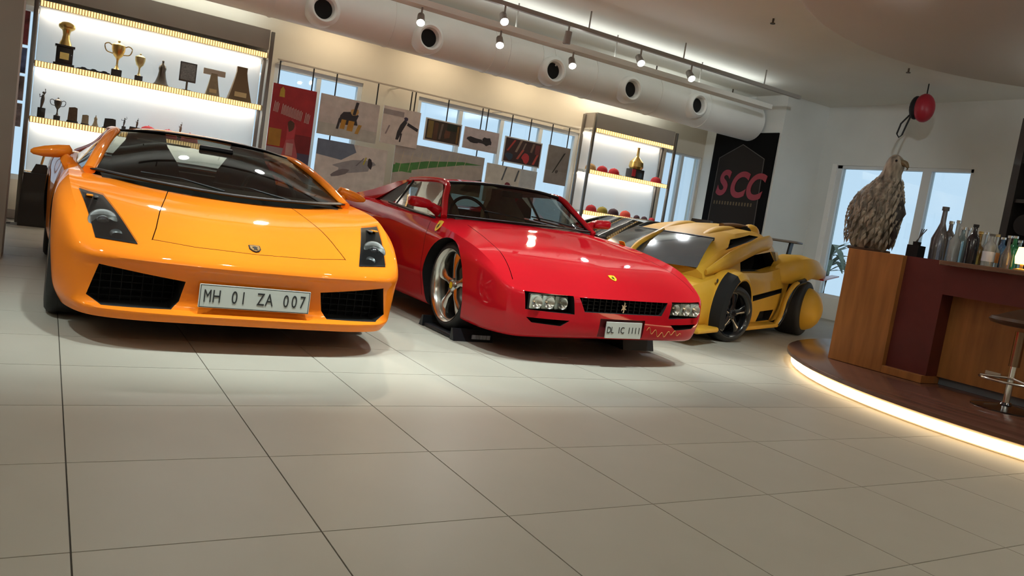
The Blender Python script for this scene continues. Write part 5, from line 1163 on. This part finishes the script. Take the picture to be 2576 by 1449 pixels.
# ================================================================== BANNER ON THE RIGHT PIER
t = thing('banner', 'tall dark banner with a grey house emblem and red letters SCC', 'banner', (XR1, 9.83, 1.05))
MB().box((-.030, -.71, 0), (-.002, .71, 1.88), .004).build('banner_board', mat('banner_black', (.006, .0055, .0055), rough=.9, spec=.1), t, None)
em = [(.56, .0), (-.56, .0), (-.52, 1.36), (.02, 1.60), (.54, 1.36)]
MB().prism([(a, b+.08) for a, b in em], -.0325, -.030, 'x').build('house_emblem', mat('emblem_grey', (.026, .022, .020), rough=.9, spec=.1), t, None)
ot = MB(); q = [(a*.97, b+.08) for a, b in em[1:]+em[:1]]
for (a, b), (c, d) in zip(q[:-1], q[1:]): ot.tube([(-.033, a, b), (-.033, c, d)], .006, 6)
ot.build('emblem_outline', mat('outline_grey', (.10, .09, .08), rough=.6), t)
for k, ch in enumerate('SCC'): text_mesh('red_letter', ch, .60, mat('letter_red', (.24, .012, .024), rough=.5), t, (-.0365, .36-.37*k, .98-.02*k), (PI/2, 0, -PI/2), .003, shear=.25, sx=.88, bold=.022)
st = MB()
for k in range(14): st.box((-.0345, .45-k*.066, .62), (-.033, .45-k*.066+.030, .68))
o = st.build('small_gold_lettering', mat('dull_gold_print', (.10, .065, .02), rough=.6), t, None, clean=False); o['kind'] = 'stuff'

# ================================================================== THE BAR
bar = thing('bar_counter', 'wood and maroon bar counter standing on the round lit platform', 'bar counter', (5.85, 0, .13))
plat = thing('round_platform', 'dark glossy wooden round platform with a glowing light strip under its rim', 'platform', (BC[0], BC[1], 0))
NP = 96
MB().lathe([(0.0, .128), (BR_-.01, .128), (BR_, .122), (BR_, .098), (BR_-.03, .095), (0.0, .095)], n=NP).build('deck', DECK, plat, 40)
MB().lathe([(BR_-.06, .002), (BR_-.06, .094), (BR_-.10, .094), (BR_-.10, .002)], n=NP).build('platform_skirt', mat('skirt_grey', (.5, .45, .36), rough=.6), plat, 40)
MB().lathe([(BR_-.05, .012), (BR_-.05, .075)], n=NP).build('light_strip', GLOW, plat, 40)
# counter parts are placed in counter space: X back from the front, Y along the room
MB().box((0, 3.72, .0), (.62, 4.22, .955), .004).build('end_cabinet', WOOD, bar, None)
MB().box((.05, 3.38, .06), (.60, 3.72, .955)).build('maroon_panel', MAROON, bar, None)
MB().box((.0, 3.38, .0), (.62, 3.72, .06), .003).build('foot_ledge', WOOD, bar, None)
MB().box((.04, -1.2, .70), (.19, 3.38, .92)).build('apron', MAROON, bar, None)
MB().box((.20, -1.2, .06), (.62, 3.38, .92)).build('front_panel', WOOD, bar, None)
MB().box((.24, -1.2, .0), (.62, 3.38, .06)).build('plinth', mat('plinth_grey', (.16, .18, .20), rough=.4), bar, None)
MB().box((-.05, -1.2, .92), (.72, 3.40, .955), .008).build('bar_top', BARTOP, bar, None)
MB().box((.192, 2.92, .16), (.20, 3.03, .20), .003).build('socket_plate', mat('socket_cream', (.55, .48, .36), rough=.5), bar, None)
ZT = .13+.955+.001
# eagle sculpture
def eagle():
    base = onX(2207, 632, 6.12)
    t = thing('eagle_sculpture', 'tall brown eagle sculpture with rough feathers standing on the bar end', 'sculpture', (6.12, base.y+.085, ZT+.001), (0, 0, 0))
    FE = mat('eagle_feather', (.26, .22, .165), rough=.7, noise=.75, nscale=22, stretch=(1, 1, .35), bump=.4)
    FD = mat('eagle_dark', (.06, .052, .048), rough=.7, noise=.4, nscale=18)
    # picture right is about -Y; lean and proportions follow the silhouette
    # spine: (lateral along -Y, height, half width, half depth)
    sp = [(.00, .0, .13, .10), (-.01, .06, .165, .14), (-.015, .16, .185, .17), (-.015, .28, .20, .185), (-.01, .38, .205, .18), (.0, .46, .195, .165), (.02, .53, .165, .14), (.045, .59, .125, .11), (.065, .64, .092, .09), (.078, .69, .078, .08), (.088, .73, .076, .08), (.092, .77, .070, .075), (.090, .81, .050, .055), (.086, .835, .020, .02)]
    sp = cr(np.array(sp), 3); V = []; F = []; k = 28; rr = random.Random(4)
    for (l, z, w_, d) in sp:
        for i in range(k):
            a = 2*PI*i/k; j = 1+.05*(rr.random()-.5); V.append((math.sin(a)*d*j, -(l+math.cos(a)*w_*j), z))
    n = len(sp)
    for i in range(n-1):
        for q in range(k): F.append((i*k+q, i*k+(q+1) % k, (i+1)*k+(q+1) % k, (i+1)*k+q))
    F += [tuple(range(k)), tuple(range((n-1)*k, n*k))]
    MB().add(V, F).build('body', FE, t, 60)
    # feathers: overlapping leaf shapes on the body, too many to count
    fb = MB()
    for z in np.arange(.135, .66, .034):
        i = np.argmin(abs(sp[:, 1]-z)); l, zz, w_, d = sp[i]; m_ = 20
        for q in range(m_):
            a = 2*PI*(q+.5*(int(z*100) % 2)+.3*rr.random())/m_
            c, s = math.cos(a), math.sin(a); P = Vector((s*d, -(l+c*w_), zz)); N_ = Vector((s, -c, .1)).normalized(); U = Vector((0, 0, 1)); Sd = U.cross(N_).normalized()
            L = .075+.03*rr.random(); wd = .020; sk = Sd*(.25*L)
            fb.add([P+N_*.006, P+Sd*wd-U*L*.45+N_*.018-sk*.4, P-U*L+N_*.022-sk, P-Sd*wd-U*L*.45+N_*.018-sk*.4, P-U*L*.45+N_*.03-sk*.4], [(0, 1, 4), (1, 2, 4), (2, 3, 4), (3, 0, 4)])
    o = fb.build('feathers', FE, t, None, clean=False); o['kind'] = 'stuff'
    # folded wings
    for s in (-1, 1):
        pts = [(.02, .50), (.0, .30), (-.01, .12), (-.02, -.01)]
        MB().tube([(-.02+.03*(s < 0), -(s*.165+.0), .50), (.0, -(s*.20), .34), (.02, -(s*.185), .16), (.03, -(s*.155), .04)], [.05, .075, .06, .02], 10, flat=(.45, 1)).build('wing', FD, t, 60)
    h = bpy.data.objects.new('head', None); link(h, t); h.location = (0, -.092, .77)
    MB().tube(cr([(0, -.05, .0), (0, -.095, -.01), (0, -.118, -.04), (0, -.112, -.062)], 3), [.030, .029, .026, .023, .019, .016, .012, .008, .005, .003], 10).build('beak', mat('beak_horn', (.16, .12, .06), rough=.4), h)
    for s in (-1, 1): MB().sphere((s*.062, -.045, .008), .010, 10, 6).build('eye', BLACK, h)
    MB().box((-.12, -.13, -.0), (.12, .13, .025), .008).build('perch_block', mat('perch_brown', (.09, .05, .03), rough=.5), t)
    for s in (-1, 1): MB().tube([(-.03, s*.05, .05), (-.10, s*.05, .035), (-.13, s*.05, .026)], [.03, .022, .008], 8).build('talon', FD, t)
eagle()
# bottles along the bar top
def bottle(px, hgt, r, label, m_, capm_, style=0, X=6.22, lab=None):
    p = onX(px, 660, X)
    t = thing('bottle', label, 'bottle', (X, p.y, ZT), group='bottles on the bar top')
    prof = {0: [(0, 0), (r, 0), (r, .60), (r*.85, .68), (r*.36, .78), (r*.32, .95), (r*.40, .955), (r*.40, .99), (0, .99)],
            1: [(0, 0), (r, 0), (r*1.05, .40), (r*.6, .58), (r*.34, .70), (r*.30, .95), (r*.42, .96), (r*.42, .99), (0, .99)],
            2: [(0, 0), (r*.9, 0), (r, .05), (r, .50), (r*.5, .60), (r*.35, .66), (r*.35, .96), (r*.45, .965), (r*.45, .99), (0, .99)]}[style]
    MB().lathe([(a, b*hgt) for a, b in prof], n=20).build('bottle_glass', m_, t, 50)
    MB().lathe([(0, hgt), (r*.45, hgt), (r*.45, hgt*.93), (r*.44, hgt*.93)], n=16).build('stopper', capm_, t)
    if lab: MB().lathe([(r*1.02, hgt*.16), (r*1.02, hgt*.46)], n=20).build('paper_label', lab, t, 50)
BG = {c: mat('bottle_'+c, v, rough=.08, trans=.6, coat=.5) for c, v in dict(clear=(.62, .66, .66), smoke=(.22, .20, .20), dark=(.03, .022, .03), amber=(.40, .22, .04), blue=(.05, .22, .45), green=(.02, .30, .12), aqua=(.35, .50, .52), plum=(.10, .035, .04)).items()}
WL = mat('white_label', (.75, .78, .85), rough=.5); CL = mat('orange_label', (.50, .22, .08), rough=.5)
BI = [0]
for px, hg, r, lab, c, cp, stl, lb in (
    (2352, .44, .060, 'tallest smoky grey decanter bottle at left of the bar bottles', 'smoke', GREYP, 1, None),
    (2374, .34, .045, 'grey bottle standing against the window beside the tall decanter', 'smoke', CHROME, 0, None),
    (2392, .33, .040, 'slim clear bottle right of the grey bottles', 'clear', CHROME, 2, None),
    (2408, .29, .042, 'pale aqua clear bottle with silver top', 'aqua', CHROME, 0, None),
    (2422, .30, .038, 'clear bottle left of the dark plum bottle', 'clear', CHROME, 1, None),
    (2437, .31, .045, 'dark plum wine bottle in mid row', 'dark', BLACK, 0, None),
    (2453, .27, .040, 'amber spirit bottle right of the dark bottle', 'amber', GOLD, 2, None),
    (2468, .28, .036, 'clear bottle behind the white-labelled one', 'clear', CHROME, 2, None),
    (2483, .25, .043, 'clear bottle with a big white label', 'clear', GREYP, 0, WL),
    (2497, .26, .036, 'clear bottle with a small orange label', 'clear', GOLD, 2, CL),
    (2513, .25, .042, 'bright blue bottle right of the orange-labelled one', 'blue', CHROME, 0, None),
    (2528, .25, .034, 'slim smoky bottle between blue and green bottles', 'smoke', CHROME, 1, None),
    (2543, .26, .043, 'emerald green bottle near the glowing lamp', 'green', CHROME, 0, None),
    (2557, .24, .036, 'pale aqua bottle at the right end beside the lamp', 'aqua', CHROME, 2, None)):
    BI[0] += 1; bottle(px, hg, r, lab, BG[c], cp, stl, (6.10, 6.24, 6.38)[BI[0] % 3], lb)
p = onX(2303, 632, 6.16)
t = thing('ice_bucket', 'small black cube holder with thin sticks between eagle and bottles', 'holder', (6.16, p.y, ZT))
MB().prism([(-.05, -.05), (.05, -.05), (.05, .05), (-.05, .05)], 0, .10, 'z').build('cube', BLACK, t, None); MB().lathe([(0, .10), (.03, .10), (.032, .13), (0, .13)], n=14).build('cube_lid', BLACK, t)
for k in range(3): MB().cyl((0, .01*k, .12), (.0, -.02-.02*k, .24), .004, n=6).build('stick', GREYP, t)
p = onX(2570, 668, 6.05)
t = thing('table_lamp', 'small glowing amber table lamp on the bar at the picture edge', 'lamp', (6.05, p.y, ZT))
MB().lathe([(0, 0), (.05, 0), (.05, .012), (.012, .02), (.012, .06)], n=16).build('lamp_foot', GOLD, t)
MB().lathe([(.045, .05), (.052, .10), (.040, .17), (.0, .175)], n=18).build('lamp_shade', mat('amber_shade', (1, .65, .25), emit=3.0, ecol=(1, .62, .22)), t)
# stool
q = onZ(2527, 1022, .128)
st = thing('bar_stool', 'chrome bar stool with a brown curved seat at the right picture edge', 'stool', (q.x-.16, q.y-.08, .129))
MB().lathe([(0, 0), (.21, 0), (.21, .008), (.16, .018), (.04, .035), (.032, .05), (0, .05)], n=36).build('base', mat('dark_chrome', (.12, .12, .13), rough=.15, metal=1), st)
MB().cyl((0, 0, .04), (0, 0, .52), .024, n=18).build('pole', CHROME, st); MB().cyl((0, 0, .30), (0, 0, .54), .034, n=18).build('gas_sleeve', mat('brown_chrome', (.30, .20, .13), rough=.2, metal=.9), st)
fr_ = [(.19*math.cos(a), .19*math.sin(a), .20) for a in np.linspace(PI*.6, PI*1.4, 14)]; MB().tube([(0, 0, .22)]+fr_+[(0, 0, .22)], .009, 8).build('foot_rest', CHROME, st)
SEATM = mat('stool_brown', (.10, .055, .03), rough=.4, coat=.3)
V = []; F = []; N = 18; rings_ = [(.0, .575), (.12, .570), (.19, .582), (.205, .605), (.19, .625), (.12, .612), (.0, .608)]
for i in range(N):
    a = 2*PI*i/N; lift = .10*max(0, math.cos(a))**1.5
    for r, z in rings_: V.append((r*math.cos(a)*1.0, r*math.sin(a), z+lift*(r/.205)**2))
F = [(i*7+q_, ((i+1) % N)*7+q_, ((i+1) % N)*7+q_+1, i*7+q_+1) for i in range(N) for q_ in range(6)]
MB().add(V, F).build('seat', SEATM, st, 50)
# dark back-bar cabinet
bb = thing('back_bar', 'tall dark back-bar cabinet at the right edge behind the bar', 'cabinet', (9.3, 3.58, .13))
MB().box((.0, -2.0, 0), (.5, 1.28, .9), .01).build('base_unit', DKB, bb, None)
MB().box((.38, -2.0, .9), (.5, 1.28, 2.75)).build('back_board', mat('back_bar_board', (.030, .022, .022), rough=.4), bb, None)
MB().box((.05, 1.20, .9), (.5, 1.28, 2.75)).build('side_board', DKB, bb, None)
for z in (1.35, 1.8, 2.25, 2.70): MB().box((.08, -2.0, z), (.40, 1.20, z+.04)).build('cabinet_shelf', DKB, bb, None)
fill_uplight(bb, (.25, -.9, 2.752), .2, 2.0, 80)  # unseen lamp strip added on the cabinet top to brighten the ceiling
MB().lathe([(.0, -.03), (.12, -.03), (.12, .0), (.0, .0)], n=24, axis='x', c=(.03, 1.0, 1.55)).build('round_ornament', BLACK, bb)

# red ornament hung below the ceiling
p = onX(2325, 272, 10.2)
t = thing('hanging_ornament', 'red rounded ornament with black band and thin legs hanging near the ceiling', 'ornament', (p.x, p.y, p.z))
RB = mat('ornament_red', (.36, .015, .03), rough=.4)
s_ = MB().sphere((0, 0, 0), .17, 20, 12, sc=(.9, .75, 1.15)).build('red_shell', RB, t, 60)
MB().sphere((-.04, .095, -.0), .13, 16, 10, sc=(.8, .6, 1.25)).build('dark_band', BLACK, t, 60)
lg = [(-.03, .16, -.08), (-.06, .26, -.22), (-.05, .30, -.36)]
MB().tube(lg, .012, 6).build('leg', BLACK, t); MB().tube([(-.03, .14, -.06), (-.05, .18, -.24), (-.05, .22, -.38)], .012, 6).build('leg', BLACK, t)
MB().tube([(-.05, .30, -.36), (-.05, .26, -.41), (-.05, .22, -.38)], .008, 6).build('foot_loop', BLACK, t)
MB().cyl((0, 0, .15), (0, 0, ZC-p.z), .008, n=8).build('ceiling_wire', BLACK, t)
# small dark sprinkler heads on the ceiling
for k, (px, py) in enumerate(((1944, 58), (2285, 182))):
    q = onZ(px, py, ZC-.05)
    if q.y < 12:
        t = thing('sprinkler', ('small dark ceiling sprinkler nearer the cars', 'small dark ceiling sprinkler nearer the bar')[k], 'sprinkler', (q.x, q.y, ZC), group='ceiling sprinklers')
        MB().cyl((0, 0, -.05), (0, 0, 0), .012, n=8).build('sprinkler_pipe', DARKMETAL, t); MB().cyl((0, 0, -.06), (0, 0, -.05), .028, n=12).build('sprinkler_rose', DARKMETAL, t)
# shrub seen through the right window
def shrub(loc, h, label):
    t = thing('shrub', label, 'shrub', loc)
    LF = mat('pale_leaf', (.16, .20, .14), rough=.6, noise=.3)
    MB().tube([(0, 0, 0), (.05, .02, h*.35), (.0, 0, h*.6)], [.05, .04, .025], 8).build('stem', BROWN, t)
    lf = MB(); rr = random.Random(2)
    for k in range(26):
        a = rr.random()*2*PI; L = h*(.35+.3*rr.random()); el = .35+.8*rr.random(); P = Vector((0, 0, h*(.35+.25*rr.random())))
        pts = []
        for i in range(6):
            u = i/5; pts.append(P+Vector((math.cos(a)*L*u, math.sin(a)*L*u, L*(el*u-.9*u*u))))
        V = []
        for i, p_ in enumerate(pts):
            wd = .07*math.sin(PI*(.15+.8*i/5)); s2 = Vector((-math.sin(a), math.cos(a), 0))*wd; V += [p_-s2, p_+s2]
        lf.add(V, [(2*i, 2*i+1, 2*i+3, 2*i+2) for i in range(5)])
    o = lf.build('leaves', LF, t, None, clean=False); o['kind'] = 'stuff'
MB().box((11.6, 4, -.12), (20, 16, -.02)).build('terrace', mat('terrace_paving', (.45, .45, .43), rough=.8, noise=.1), None, None)['kind'] = 'structure'
shrub((14.0, 10.5, -.02), 2.1, 'pale grey-green palm shrub outside the right window')
